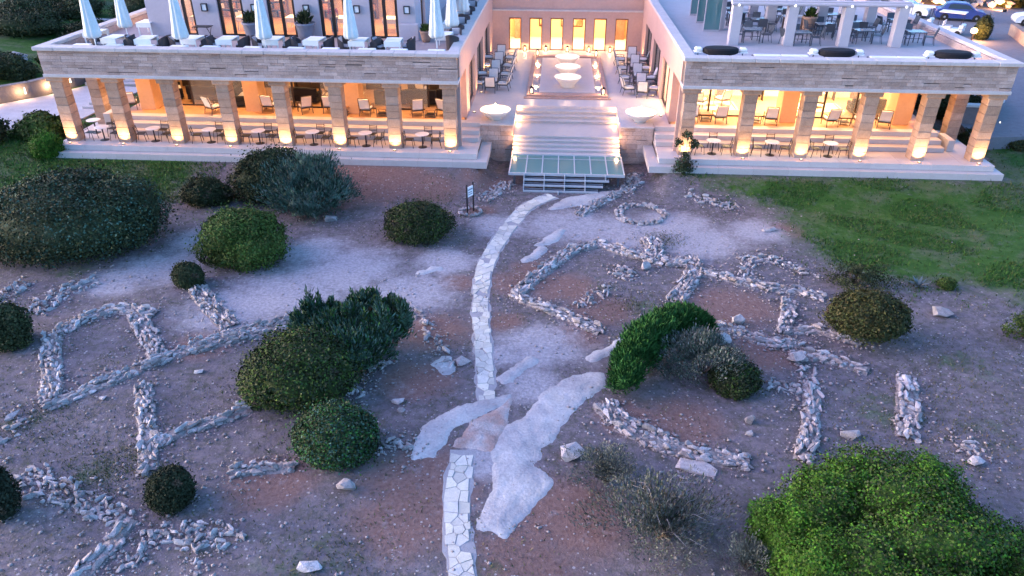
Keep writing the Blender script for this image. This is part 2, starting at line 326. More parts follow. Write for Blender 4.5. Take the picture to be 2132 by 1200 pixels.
GREEN= [(-19.9, 35.1, 1.6), (-28.15, 35.88, 2.5), (-25.93, 36.21, 2.0), (-21.81, 35.92, 1.8), (-27.75, 33.44, 2.5), (-24.2, 35.41, 1.5), (-6.0, 33.66, 1.0), (3.4, 24.19, 0.8), (2.19, 25.56, 0.6), (-19.81, 25.68, 1.2), (-6.02, 11.54, 1.0), (-1.44, 11.76, 0.8), (4.97, 29.98, 0.6), (-15.56, 16.28, 0.9), (-12.39, 14.34, 0.8), (10.08, 15.47, 1), (13.02, 17.61, 1.2), (13.85, 21.0, 1.4), (10.64, 18.66, 1.4), (-5.01, 12.07, 1.0), (-11.99, 14.9, 1)]
# ---------------------------------------------------------------- ground
LAWN = [(5.6,37.2),(7.6,35.7),(9.6,34.5),(11.0,33.4),(10.8,31.5),(11.3,29.0),(12.5,26.6),(16.4,26.6),(18.5,24.6),(40,20),(60,45),(24,46),(23,37.2)]
def pdist(poly, x, y):
    """signed distance to a polygon, positive inside"""
    d = 1e9; ins = False; n = len(poly)
    for i in range(n):
        ax, ay = poly[i]; bx, by = poly[(i+1) % n]
        dx, dy = bx-ax, by-ay; t = max(0, min(1, ((x-ax)*dx+(y-ay)*dy)/(dx*dx+dy*dy+1e-9)))
        d = min(d, math.hypot(x-ax-t*dx, y-ay-t*dy))
        if (ay > y) != (by > y) and x < (bx-ax)*(y-ay)/(by-ay)+ax: ins = not ins
    return d if ins else -d
def terrain(x, y):
    side = 1-S(-4.3,-3.3,x)*(1-S(5.0,6.0,x)); f = 1-S(31,35,y)
    z = -1.25+.62*S(33.6,36.8,y)*side-.18*S(36,40,y)*(1-side)+.1*S(2,8,x)*S(36,40,y)*(1-side)
    z += f*(.07*math.sin(.45*x+1.1)*math.sin(.38*y)+.035*math.sin(1.2*x+.3*y)*math.sin(1.05*y+2))
    z += .65*S(24,30,x)*S(40,56,y)
    z += 5*S(0,40,-38-x)*S(40,60,y) + 6*S(86,120,y)
    return z
def blob(lst, x, y):
    m = 0.
    for bx, by, r in lst:
        d = math.hypot(x-bx, (y-by)*1.15)/r
        if d < 1.7: m = max(m, 1-S(.35,1.6,d))
    return m
def axis(a, b, fa, fb, st):
    L = []; v = fa; g = st
    while v > a: g = min(g*1.35, 12); v -= g; L.append(v)
    L = L[::-1]; v = fa
    while v <= fb: L.append(v); v += st
    g = st
    while v < b: g = min(g*1.35, 12); v += g; L.append(v)
    return L
xs = axis(-420, 420, -30, 30, .34); ys = axis(-60, 620, 8, 41, .34)
V = []; att = []
for y in ys:
    for x in xs:
        V.append((x, y, terrain(x, y)))
        gm = 0. if y < 20 else S(-2.6, 2.4, pdist(LAWN, x, y))
        gm = max(gm, .5*blob(GREEN, x, y)); 
        if y > 41: gm = max(gm, .45)
        if x < -18 and y > 31: gm = max(gm, 1.0*S(16, 21, -x)*S(31.5, 33.5, y))
        att.append((gm, blob(PALE, x, y), blob(RED, x, y), 1.))
nx = len(xs); F = [(j*nx+i, j*nx+i+1, (j+1)*nx+i+1, (j+1)*nx+i) for j in range(len(ys)-1) for i in range(nx-1)]
me = bpy.data.meshes.new('ground'); me.from_pydata(V, [], F)
ca = me.attributes.new('soil', 'FLOAT_COLOR', 'POINT'); ca.data.foreach_set('color', np.array(att, dtype=np.float32).ravel())
me.polygons.foreach_set('use_smooth', [True]*len(F))
def ground_mat():
    m = bpy.data.materials.new('ground'); m.use_nodes = True; n = m.node_tree; b = n.nodes['Principled BSDF']; L = n.links.new
    geo = n.nodes.new('ShaderNodeNewGeometry'); at = n.nodes.new('ShaderNodeAttribute'); at.attribute_name = 'soil'
    sp = n.nodes.new('ShaderNodeSeparateColor'); L(at.outputs['Color'], sp.inputs[0])
    def noise(s, d=5., ro=.6):
        t = n.nodes.new('ShaderNodeTexNoise'); t.inputs['Scale'].default_value = s; t.inputs['Detail'].default_value = d
        t.inputs['Roughness'].default_value = ro; L(geo.outputs['Position'], t.inputs['Vector']); return t.outputs[0]
    def ramp(src, a, b_):
        r = n.nodes.new('ShaderNodeMapRange'); r.inputs[1].default_value = a; r.inputs[2].default_value = b_; r.clamp = True
        L(src, r.inputs[0]); return r.outputs[0]
    def op(k, a, b_):
        q = n.nodes.new('ShaderNodeMath'); q.operation = k
        for i, v in enumerate((a, b_)):
            if isinstance(v, (int, float)): q.inputs[i].default_value = v
            else: L(v, q.inputs[i])
        return q.outputs[0]
    def mix(f, a, b_):
        q = n.nodes.new('ShaderNodeMix'); q.data_type = 'RGBA'; L(f, q.inputs[0])
        for i, v in ((6, a), (7, b_)):
            if isinstance(v, tuple): q.inputs[i].default_value = (*v, 1)
            else: L(v, q.inputs[i])
        return q.outputs[2]
    n1 = noise(.55); n2 = noise(2.2); n3 = noise(9.); n4 = noise(38., 3.); n5 = noise(1.1, 6., .7)
    soil = mix(ramp(n2, .35, .65), (.132,.114,.126), (.188,.162,.176))
    n8 = noise(3.8, 8., .8)
    soil = mix(op('MULTIPLY', ramp(n8, .46, .62), .8), soil, (.075,.078,.055))           # dry weeds
    n6 = noise(.9, 8., .75); n7 = noise(3.3, 7., .75)
    brk = op('ADD', op('MULTIPLY', n6, .65), op('MULTIPLY', n7, .5))
    gr = ramp(op('ADD', op('MULTIPLY', sp.outputs[2], .45), op('MULTIPLY', brk, .9)), .60, .92)
    soil = mix(gr, soil, mix(ramp(n3, .3, .7), (.17,.100,.085), (.225,.145,.125)))          # red earth
    pl = ramp(op('ADD', op('MULTIPLY', sp.outputs[1], .46), op('MULTIPLY', brk, 1.25)), .78, 1.14)
    soil = mix(pl, soil, mix(ramp(n3, .3, .7), (.29,.275,.29), (.39,.37,.39)))           # pale trodden gravel
    gg = ramp(op('ADD', op('MULTIPLY', sp.outputs[0], .60), op('MULTIPLY', brk, 1.3)), .98, 1.28)
    gcol = mix(ramp(n2, .35, .65), (.024,.080,.012), (.046,.112,.020))
    gcol = mix(op('MULTIPLY', ramp(op('ADD', op('MULTIPLY', n1, .7), op('MULTIPLY', n7, .3)), .49, .60), .6), gcol, (.12,.12,.085))
    col = mix(gg, soil, gcol)
    vo = n.nodes.new('ShaderNodeTexVoronoi'); vo.inputs['Scale'].default_value = 7.5; L(geo.outputs['Position'], vo.inputs['Vector'])
    sepc = n.nodes.new('ShaderNodeSeparateColor'); L(vo.outputs['Color'], sepc.inputs[0])
    dots = op('MULTIPLY', op('LESS_THAN', vo.outputs['Distance'], op('MULTIPLY', sepc.outputs[0], .30)), op('GREATER_THAN', sepc.outputs[1], .55))
    dots = op('MULTIPLY', dots, op('SUBTRACT', 1., gg))
    col = mix(op('MULTIPLY', dots, .75), col, (.40,.375,.37))
    sc = n.nodes.new('ShaderNodeVectorMath'); sc.operation = 'SCALE'
    gv = n.nodes.new('ShaderNodeMapRange'); gv.inputs[1].default_value = .25; gv.inputs[2].default_value = .75
    gv.inputs[3].default_value = .72; gv.inputs[4].default_value = 1.28
    L(op('ADD', op('MULTIPLY', n3, .5), op('MULTIPLY', n4, .5)), gv.inputs[0])
    L(col, sc.inputs[0]); L(gv.outputs[0], sc.inputs['Scale']); L(sc.outputs[0], b.inputs['Base Color'])
    b.inputs['Roughness'].default_value = .95; b.inputs['Specular IOR Level'].default_value = .15
    bp = n.nodes.new('ShaderNodeBump'); bp.inputs['Strength'].default_value = .8; bp.inputs['Distance'].default_value = .06
    L(op('ADD', op('MULTIPLY', n3, .7), op('MULTIPLY', n4, .3)), bp.inputs['Height']); L(bp.outputs[0], b.inputs['Normal'])
    MATS['ground'] = m; return m
me.materials.append(ground_mat()); struct(link('ground', me))

# ---------------------------------------------------------------- stones
def rock_mesh(i, flat=.6, blocky=3.5):
    rnd = random.Random(100+i); bm = bmesh.new()
    for _ in range(15):
        d = Vector((rnd.gauss(0,1), rnd.gauss(0,1), rnd.gauss(0,1))).normalized()
        k = (abs(d.x)**blocky+abs(d.y)**blocky+abs(d.z)**blocky)**(-1/blocky)
        bm.verts.new((d.x*k*.5, d.y*k*.5, d.z*k*.5+.5))
    bmesh.ops.convex_hull(bm, input=bm.verts)
    for v in [v for v in bm.verts if not v.link_faces]: bm.verts.remove(v)
    m = bpy.data.meshes.new('stone'); bm.to_mesh(m); bm.free(); m.materials.append(MATS['ruin_stone']); return m
ROCKS = [rock_mesh(i) for i in range(16)]
def stone(parent, x, y, z, sx, sy, sz, rz, name='stone', tilt=.12):
    o = link(name, random.choice(ROCKS), parent)
    o.location = (x, y, z); o.scale = (sx, sy, sz)
    o.rotation_euler = (random.uniform(-tilt,tilt), random.uniform(-tilt,tilt), rz); return o
for lab, pts, wd, dens, ss in WALLS:
    ss *= .66
    root = thing('ruined_wall', lab, 'stone wall', (pts[0][0], pts[0][1], terrain(*pts[0])), 0, 'low ruined stone walls on the slope')
    inv = Vector(root.location)
    rows = max(2 if wd > .3 else 1, round(wd/(ss*.60)))
    cv = []; cf = []                                     # earthy rubble core the stones sit in
    for a, b in zip(pts, pts[1:]):
        Ln = math.hypot(b[0]-a[0], b[1]-a[1]); ux, uy = (b[0]-a[0])/Ln, (b[1]-a[1])/Ln; m_ = max(2, int(Ln/.18)); o_ = len(cv)
        for k in range(m_+1):
            t = Ln*k/m_; e = min(1, min(t, Ln-t)/.15+.35) if dens < 1 else 1
            for off, hh in ((-.66,-.05),(-.5,.02),(-.2,.06),(.2,.06),(.5,.02),(.66,-.05)):
                off = off*wd+random.uniform(-.04,.04); x, y = a[0]+ux*t-uy*off, a[1]+uy*t+ux*off
                cv.append((x-inv.x, y-inv.y, terrain(x, y)+hh*(1 if dens >= 1 else .55)*e+(random.uniform(-.02,.03) if hh > 0 else 0)-inv.z))
        cf += [(o_+k*6+j, o_+k*6+j+1, o_+k*6+j+7, o_+k*6+j+6) for k in range(m_) for j in range(5)]
    MB().add(cv, cf).build('rubble_core', 'rubble_earth', root) if dens >= 1 else None
    for a, b in zip(pts, pts[1:]):
        dx, dy = b[0]-a[0], b[1]-a[1]; Ln = math.hypot(dx, dy); ux, uy = dx/Ln, dy/Ln; ang = math.atan2(uy, ux)
        for layer in (0, 1):
            for r in range(rows):
                t = random.uniform(0, ss*.5)
                while t < Ln:
                    big = random.choice((.45,.6,.8,1,1,1.3,1.7,2.1))
                    l = ss*big*random.uniform(.8,1.25)
                    off = (r+.5)/rows*wd-wd/2+random.uniform(-.06,.06)*(1 if dens >= 1 else 2.5)
                    keep = random.random() < (min(1, dens+.1)*.95 if layer == 0 else (.38 if dens >= 1 else .16))
                    if math.sin(3.1*(t+pts[0][0]*7+a[1]*3))+.6*math.sin(7.3*t+pts[0][1]*5) > 1.2 and random.random() < .7: keep = False   # collapsed stretch
                    if keep:
                        x, y = a[0]+ux*t-uy*off, a[1]+uy*t+ux*off
                        h = random.uniform(.09,.16)*(.75+.3*big); wdt = min(wd/rows*1.15, l)*random.uniform(.75,1.1)
                        z = terrain(x, y)+(.02 if dens >= 1 else -.02)-.045+(random.uniform(.06,.11) if layer else 0)
                        stone(root, x-inv.x, y-inv.y, z-inv.z, l, wdt, h, ang+random.gauss(0,.32 if dens >= 1 else .7))
                    t += l*random.uniform(.80,1.02)*(1 if dens >= 1 else 1.15)
RC = (4.25, 32.75)
ring = thing('stone_ring', 'flat ring of stones around bare earth below the glass landing', 'stone ring', (RC[0], RC[1], terrain(*RC)))
for k in range(64):
    a = 2*math.pi*k/32+random.uniform(-.08,.08); rr = 1.02+(.16 if k >= 32 else -.02)+random.uniform(-.06,.06)
    x, y = rr*math.cos(a), rr*math.sin(a)*.98
    stone(ring, x, y, terrain(RC[0]+x, RC[1]+y)-terrain(*RC)-.04, random.uniform(.2,.36), random.uniform(.16,.26), random.uniform(.12,.24), a+1.57)
BL = ['pale flat boulder at the edge of the lawn','whitish round boulder alone right of the oval shrub','grey boulder between the bedrock outcrop and the sparse shrub','long purple-grey flat rock below the wide rubble wall','single white stone right of the left ruined room','pale split rock below the clipped oval shrub','white stone standing inside the lower right room','squared pale block at the left edge of the flagstone path','oval white boulder near the small rock pile at right','white stone at the left end of the wide curved rubble wall','grey boulder right of the green arching shrub','round boulder at the top of the green arching shrub','white flat stone right of the large shrub','small white stone right of the clipped oval shrub','long white block near the bottom edge at left of the path','white rock among rubble left of the juniper tree','round brown boulder under the stub wall','large white boulder at the wall crossing on the right','grey squared block just above the big bright green bush','pile stone at the foot of the teal juniper','white chip stone below the left ruined room','pale stone below the standing white stone']
BS_ = [(.7,.45,.2),(.75,.6,.35),(.75,.55,.45),(1.25,.5,.22),(.32,.25,.16),(.5,.35,.4),(.3,.25,.35),(.55,.4,.3),(.45,.35,.25),(.3,.25,.2),(.7,.5,.5),(.5,.4,.4),(.45,.3,.2),(.25,.2,.15),(.6,.3,.25),(.4,.3,.25),(.45,.4,.4),(.6,.5,.5),(.6,.4,.3),(.6,.4,.35),(.25,.2,.15),(.25,.2,.2)]
for (x, y), l, s in zip(BOULD, BL, BS_):
    o = stone(None, x, y, terrain(x, y)-.06, *s, random.uniform(-.5,.5), 'boulder', .05); tag(o, l, 'boulder', 'loose boulders')

def outcrop(name, poly, h, m, lab, step=.085, rough=1.):
    x0, x1 = min(p[0] for p in poly)-.4, max(p[0] for p in poly)+.4; y0, y1 = min(p[1] for p in poly)-.4, max(p[1] for p in poly)+.4
    X = np.arange(x0, x1, step); Y = np.arange(y0, y1, step); V = []; D = []
    from mathutils import noise as mn
    for y in Y:
        for x in X:
            wv = mn.noise(Vector((x*1.7, y*1.7, h*9)))*.16+mn.noise(Vector((x*5, y*5, 3)))*.10+mn.noise(Vector((x*13, y*13, 4)))*.045
            d = pdist(poly, x, y)+wv*.8+.13
            crack = abs(mn.noise(Vector((x*1.1+y*.5, y*.6-x*.3, 7.))))
            z = terrain(x, y)-.03+h*(S(-.12,.16,d)*.75+S(.1,.7,d)*.35)+rough*(.02*mn.noise(Vector((x*1.3,y*1.3,1)))+.012*mn.noise(Vector((x*7,y*7,2)))+.02*mn.noise(Vector((x*3.5+y*2,y*1.2,5))))*S(-.1,.2,d)
            z -= .03*rough*(1-S(0,.03,crack))*S(0,.3,d)
            V.append((x, y, z)); D.append(d)
    nx = len(X); F = []
    for j in range(len(Y)-1):
        for i in range(nx-1):
            q = (j*nx+i, j*nx+i+1, (j+1)*nx+i+1, (j+1)*nx+i)
            if max(D[k] for k in q) > -.16: F.append(q)
    me = bpy.data.meshes.new(name); me.from_pydata(V, [], F)
    bm = bmesh.new(); bm.from_mesh(me); bmesh.ops.delete(bm, geom=[v for v in bm.verts if not v.link_faces], context='VERTS'); bm.to_mesh(me); bm.free()
    me.materials.append(MATS[m]); me.polygons.foreach_set('use_smooth', [True]*len(me.polygons))
    return tag(link(name, me), lab, 'rock')
outcrop('bedrock_outcrop', ROCK1, .085, 'bedrock', 'large smooth pale bedrock outcrop beside the flagstone path')
outcrop('bedrock_outcrop', ROCK2, .09, 'bedrock', 'pale tongue of bedrock left of the gap in the path')
outcrop('bedrock_outcrop', ROCK4, .085, 'red_rock', 'reddish cracked bedrock in the gap between the two path stretches', rough=1.4)
L3 = ['slim pale rock ledge right of the path above the outcrop','slim white rock ledge left of the green arching shrub','small pale ledge right of the upper path','broad flat pale rock at the foot of the steel steps','thin pale ledge above the big ruined room','pale knobbly rock at the lower end of the thin stone edging','thin flat rock left of the upper path']
for q, l in zip(ROCK3, L3): outcrop('rock_ledge', q, .10, 'bedrock', l, .07, .6)

# ---------------------------------------------------------------- flagstone path
def strip(pts, n=24):
    """resample a centre line with Catmull-Rom; returns points, tangents, lengths"""
    P = [Vector((*p, 0)) for p in pts]; P = [2*P[0]-P[1]]+P+[2*P[-1]-P[-2]]; out = []
    for i in range(1, len(P)-2):
        for k in range(n):
            t = k/n; a, b, c, d = P[i-1:i+3]
            out.append(.5*((2*b)+(c-a)*t+(2*a-5*b+4*c-d)*t*t+(3*b-a-3*c+d)*t**3))
    out.append(P[-2]); return out
def make_path(pts, wfun, lab, seed):
    rnd = random.Random(seed); C = strip(pts); s = [0]
    for a, b in zip(C, C[1:]): s.append(s[-1]+(b-a).length)
    tot = s[-1]
    def at(t, off):
        t = max(0, min(tot-1e-4, t)); i = max(k for k in range(len(s)) if s[k] <= t); i = min(i, len(C)-2)
        f = (t-s[i])/(s[i+1]-s[i]); p = C[i].lerp(C[i+1], f); d = (C[min(i+2,len(C)-1)]-C[max(i-1,0)]).normalized()
        return p.x+d.y*off, p.y-d.x*off
    V = []; F = []; N = int(tot/.25)
    for k in range(N+1):
        t = tot*k/N; hw = wfun(t/tot)/2+.055
        for j, off in enumerate((-hw-.06, -hw, -hw*.3, hw*.3, hw, hw+.06)):
            x, y = at(t, off+(.035*math.sin(t*3.1+j)+.03*math.sin(t*7.7+2*j)+rnd.uniform(-.02,.02))*(1 if j in (0,1,4,5) else 0)); V.append((x, y, terrain(x, y)+(.010 if 1 < j < 4 else .004 if 0 < j < 5 else -.04)))
    for k in range(N):
        for j in range(5): F.append((k*6+j, k*6+j+1, (k+1)*6+j+1, (k+1)*6+j))
    me = bpy.data.meshes.new('path'); me.from_pydata(V, [], F); me.materials.append(MATS['path_mortar'])
    base = struct(link('path', me)); base['label'] = lab
    seeds = []; tries = 0
    while tries < 6000:
        tries += 1; t = rnd.uniform(-.2, tot+.2); hw = wfun(max(0,min(1,t/tot)))/2; o = rnd.uniform(-hw, hw)
        if all((t-a)**2+(o-b)**2 > (r+.02)**2 for a, b, r in seeds): seeds.append((t, o, rnd.choice((.17,.22,.27,.33))))
    for i, (t, o, r) in enumerate(seeds):
        if t < 0 or t > tot: continue
        hl, hr = [wfun(t/tot)/2*rnd.uniform(.84,1.10) for _ in (0,1)]; poly = [(t-.5,-hl),(t+.5,-hl),(t+.5,hr),(t-.5,hr)]
        for j, (a, b, _) in enumerate(seeds):
            if i == j or abs(a-t) > 1.1: continue
            nx_, ny_ = a-t, b-o; L = math.hypot(nx_, ny_); nx_, ny_ = nx_/L, ny_/L; lim = L/2-.011
            new = []
            for k in range(len(poly)):
                p, q = poly[k], poly[(k+1) % len(poly)]
                dp = (p[0]-t)*nx_+(p[1]-o)*ny_-lim; dq = (q[0]-t)*nx_+(q[1]-o)*ny_-lim
                if dp <= 0: new.append(p)
                if dp*dq < 0: f = dp/(dp-dq); new.append((p[0]+f*(q[0]-p[0]), p[1]+f*(q[1]-p[1])))
            poly = new
            if len(poly) < 3: break
        if len(poly) < 3: continue
        W = [at(max(0,min(tot,p[0])), p[1]+rnd.uniform(-.012,.012)) for p in poly]
        cx = sum(p[0] for p in W)/len(W); cy = sum(p[1] for p in W)/len(W); z = terrain(cx, cy)
        dz = rnd.uniform(.018,.036)
        if rnd.random() < .07: continue
        MB().prism(W, z-.02, z+dz).build('flagstone', 'flagstone', base)
make_path(PATHL, lambda u: .60+.08*u, 'lower stretch of the white flagstone path', 3)
make_path(PATHU, lambda u: .54+.20*u, 'upper stretch of the white flagstone path leading to the steel steps', 5)

# ---------------------------------------------------------------- loose stones and grass nobody could count
def np_object(name, V, F, k, m, col=None):
    me = bpy.data.meshes.new(name); V = np.asarray(V, dtype=np.float32); F = np.asarray(F, dtype=np.int32)
    me.vertices.add(len(V)); me.vertices.foreach_set('co', V.ravel())
    me.loops.add(F.size); me.loops.foreach_set('vertex_index', F.ravel())
    me.polygons.add(len(F)); me.polygons.foreach_set('loop_start', np.arange(0, F.size, k, dtype=np.int32))
    me.update(calc_edges=True)
    if col is not None:
        a = me.attributes.new('leaf', 'FLOAT_COLOR', 'POINT'); a.data.foreach_set('color', np.asarray(col, dtype=np.float32).ravel())
    me.materials.append(MATS[m]); return link(name, me)
wall_seg = [(a, b, w_) for _, q, w_, _, _ in WALLS for a, b in zip(q, q[1:])]
V = []; F = []; rnd = random.Random(11)
octv = [(1,0,0),(-1,0,0),(0,1,0),(0,-1,0),(0,0,1),(0,0,-1)]; octf = [(0,2,4),(2,1,4),(1,3,4),(3,0,4),(2,0,5),(1,2,5),(3,1,5),(0,3,5)]
cnt = 0
while cnt < 17000:
    near = rnd.random() < .34
    if near:
        k_ = rnd.randrange(len(wall_seg)); a_, b_, w_ = wall_seg[k_]; f_ = rnd.random(); x, y = a_[0]+f_*(b_[0]-a_[0])+rnd.gauss(0,.25+w_*.35), a_[1]+f_*(b_[1]-a_[1])+rnd.gauss(0,.25+w_*.35)
    else: x, y = rnd.uniform(-21, 18), 10.5+24*rnd.random()**1.5
    if not near and math.sin(x*1.1+2*math.sin(y*.7))*math.sin(y*.9+1.5*math.sin(x*.6)) < rnd.uniform(-.9,.6): continue
    if pdist(LAWN, x, y) > .3 and rnd.random() < .96 if y > 22 and x > 6 else False: continue
    r = .012+(.065 if near else .055)*rnd.random()**(2.6 if near else 3.6); z = terrain(x, y)+(.03 if near else 0); b = len(V); a = rnd.uniform(0, 6.3); e = rnd.uniform(.6,1.3)
    for q in octv:
        qx, qy = q[0]*r*e*rnd.uniform(.8,1.2), q[1]*r*rnd.uniform(.8,1.2)
        V.append((x+qx*math.cos(a)-qy*math.sin(a), y+qx*math.sin(a)+qy*math.cos(a), z+r*.25+q[2]*r*.6))
    F += [(b+i, b+j, b+k) for i, j, k in octf]; cnt += 1
o = np_object('scattered_pebbles', V, F, 3, 'ruin_stone'); o['kind'] = 'stuff'; tag(o, 'small pale pebbles scattered over the earth of the slope', 'pebbles')
def grass(name, n, sampler, hmin, hmax, cols, lab, seed):
    rng = np.random.default_rng(seed); pts = []
    rr = random.Random(seed)
    while len(pts) < n:
        p = sampler(rr)
        if p: pts.append((p[0], p[1], terrain(*p)-.01))
    P = np.array(pts); a = rng.uniform(0, 6.283, n); h = rng.uniform(hmin, hmax, n); wd = h*.22
    lean = rng.normal(0, .5, (n, 2))*h[:, None]
    d = np.stack([np.cos(a)*wd, np.sin(a)*wd, np.zeros(n)], 1)
    T = P+np.concatenate([lean, h[:, None]], 1)
    V = np.stack([P-d, P+d, T], 1).reshape(-1, 3); F = np.arange(3*n).reshape(-1, 3)
    c = np.array(cols)[rng.integers(0, len(cols), n)]*rng.uniform(.7, 1.3, (n, 1))
    col = np.concatenate([np.repeat(c, 3, 0), np.ones((3*n, 1))], 1)
    o = np_object(name, V, F, 3, 'foliage', col); o['kind'] = 'stuff'; tag(o, lab, 'grass')
def lawn_s(r):
    x, y = r.uniform(6.5, 36), r.uniform(24, 44)
    k = math.sin(x*.9+1.2*math.sin(y*.8))*math.sin(y*1.1+x*.3)
    if y > 36.7 and x < 23.2: return None
    return (x, y) if pdist(LAWN, x, y) > r.triangular(-2.2,2.2,.3) and (k > .08 or r.random() < .12) else None
grass('lawn_grass', 34000, lawn_s, .05, .16, [(.030,.090,.014),(.045,.115,.020),(.026,.075,.018),(.075,.100,.030)], 'rough green lawn in front of the right wing', 21)
def weed_s(r):
    q = r.random()
    if q < .22: b = r.choice(GREEN[:8]+GREEN[12:]); return b[0]+r.gauss(0, b[2]*.95), b[1]+r.gauss(0, b[2]*.85)
    x, y = r.uniform(-28, 20), r.uniform(10, 36)
    k = math.sin(x*1.3+y*.7)*math.sin(y*1.1-x*.4)
    if y > 36.6: return None
    return (x, y) if k > .1 and blob(PALE, x, y) < .2 else None
def weed2(r):
    p = weed_s(r)
    return p if p and p[1] < 36.6 else None
grass('dry_weeds', 34000, weed2, .03, .10, [(.10,.10,.04),(.07,.10,.03),(.16,.13,.07),(.08,.07,.04)], 'sparse weeds and dry grass over the slope', 22)
def left_s(r):
    x, y = r.uniform(-40, -17.5), r.uniform(32.5, 43)
    if x > -27.6 and y > 36.6: return None
    return x, y
grass('left_grass', 24000, left_s, .05, .18, [(.035,.105,.016),(.055,.12,.022),(.085,.10,.04)], 'green grass at the left end of the left wing', 23)
# ---------------------------------------------------------------- vegetation
def bump_dir(D, seed, amp):
    r = np.random.default_rng(seed); out = np.zeros(len(D))
    for k, f in ((1., 2.6), (.7, 4.7), (.5, 8.1), (.3, 13.)):
        A = r.normal(0, 1, (3, 3)); ph = r.uniform(0, 6.28, 3)
        W = D@A.T*f/1.7+ph; out += k*np.sin(W[:, 0])*np.sin(W[:, 1]+np.sin(W[:, 2]))
    return amp*out
def foliage(name, parent, lobes, n, size, cols, seed, amp=.10, shell=.22, spray=0., flat=.8, gaps=0.):
    """leaf-sized faces through the outer shell of lumpy ellipsoids (x, y, z, rx, ry, rz) in the parent's space"""
    n = int(n*2.0); size *= .69; amp *= 1.35
    rng = np.random.default_rng(seed); wts = np.array([l[3]*l[4]+l[3]*l[5] for l in lobes]); wts = wts/wts.sum()
    Vs = []; Cs = []
    for li, (cx, cy, cz, rx, ry, rz) in enumerate(lobes):
        m = int(n*wts[li]); D = rng.normal(0, 1, (m, 3)); D /= np.linalg.norm(D, axis=1)[:, None]
        D[:, 2] = np.where(D[:, 2] < -.55, -D[:, 2], D[:, 2])
        b = bump_dir(D, seed+li, amp); k = 1+b-shell*rng.random(m)**1.6+np.where(rng.random(m) < .22, .075*rng.exponential(1., m), 0.)
        P = D*k[:, None]*np.array([rx, ry, rz])+np.array([cx, cy, cz])
        if gaps: 
            keep = bump_dir(D*1.3, seed+77, 1.) > -1.+gaps; P, D, b = P[keep], D[keep], b[keep]
        keep = P[:, 2] > .02; P, D, b = P[keep], D[keep], b[keep]; m = len(P)
        N = D+rng.normal(0, .75, (m, 3)); N[:, 2] += .25; N /= np.linalg.norm(N, axis=1)[:, None]
        T = np.cross(N, rng.normal(0, 1, (m, 3))); T /= np.linalg.norm(T, axis=1)[:, None]+1e-9; B = np.cross(N, T)
        s = size*rng.uniform(.6, 1.5, m)
        if spray:
            up = D*.8+np.array([0, 0, .9])+rng.normal(0, .35, (m, 3)); up /= np.linalg.norm(up, axis=1)[:, None]
            T = up*spray; B = np.cross(up, rng.normal(0, 1, (m, 3))); B /= np.linalg.norm(B, axis=1)[:, None]+1e-9; B *= .45
        a = P-T*s[:, None]*.5; c = P+T*s[:, None]*.6; l = P+B*s[:, None]*.4; r = P-B*s[:, None]*.4
        Vs.append(np.stack([a, r, c, l], 1).reshape(-1, 3))
        C = np.array(cols)[rng.choice(len(cols), m)]
        tone = .82+.8*bump_dir(D, seed+li+500, .25)[:, None]          # patches of younger and older leaf
        dead = bump_dir(D, seed+li+900, 1.) > 1.6
        C = np.where(dead[:, None], np.array([.085,.065,.04]), C)
        C = C*np.clip(tone, .45, 1.6)*rng.uniform(.6, 1.4, (m, 1)); Cs.append(np.repeat(np.clip(C, .004, .6), 4, 0))
    V = np.concatenate(Vs); C = np.concatenate(Cs); F = np.arange(len(V)).reshape(-1, 4)
    # leafy inner mass that closes the crown
    base = np.array(cols).mean(0)
    iv = []; ifc = []; ic = []
    for li, (cx, cy, cz, rx, ry, rz) in enumerate(lobes):
        if gaps > .3: continue
        nu, nv = 22, 12; off = len(V)+len(iv)
        D = np.array([[math.cos(2*math.pi*i/nu)*math.cos(ph), math.sin(2*math.pi*i/nu)*math.cos(ph), math.sin(ph)] for ph in np.linspace(-.9, 1.55, nv) for i in range(nu)])
        k = .86-shell*.35+bump_dir(D, seed+li, amp)
        Q = D*k[:, None]*np.array([rx, ry, rz])+np.array([cx, cy, cz]); Q[:, 2] = np.maximum(Q[:, 2], -.1)
        iv += list(Q); ic += [base]*len(Q)
        ifc += [(off+j*nu+i, off+j*nu+(i+1)%nu, off+(j+1)*nu+(i+1)%nu, off+(j+1)*nu+i) for j in range(nv-1) for i in range(nu)]
    if iv: V = np.concatenate([V, np.array(iv)]); F = np.concatenate([F, np.array(ifc)]); C = np.concatenate([C, np.array(ic)])
    o = np_object(name, V, F, 4, 'foliage', np.concatenate([C, np.ones((len(C), 1))], 1)); o.parent = parent; return o
def stems(parent, spread, h, n, seed, m='bark', r=.05, name='trunk'):
    rr = random.Random(seed); b = MB()
    for k in range(n):
        a = 6.28*k/n+rr.uniform(-.4,.4); s = spread*rr.uniform(.4,1)
        b.tube([(rr.uniform(-.08,.08), rr.uniform(-.08,.08), -.05), (math.cos(a)*s*.35, math.sin(a)*s*.35, h*.35), (math.cos(a)*s*.8, math.sin(a)*s*.8, h*.75), (math.cos(a)*s, math.sin(a)*s, h)], r, 6, r*.35)
    return b.build(name, m, parent, smooth=True)
G_OLIVE = [(.048,.092,.016),(.066,.116,.020),(.040,.080,.018),(.082,.108,.026)]
G_DARK = [(.034,.048,.018),(.044,.060,.022),(.030,.043,.020),(.054,.064,.028)]
G_TEAL = [(.060,.122,.082),(.088,.160,.112),(.048,.096,.068),(.120,.185,.140)]
G_BRIGHT = [(.044,.145,.010),(.062,.175,.014),(.036,.110,.012),(.080,.150,.020)]
G_GRASS = [(.036,.128,.026),(.054,.160,.036),(.032,.104,.030)]
G_GREY = [(.165,.185,.155),(.135,.160,.130),(.200,.210,.190),(.105,.130,.100)]
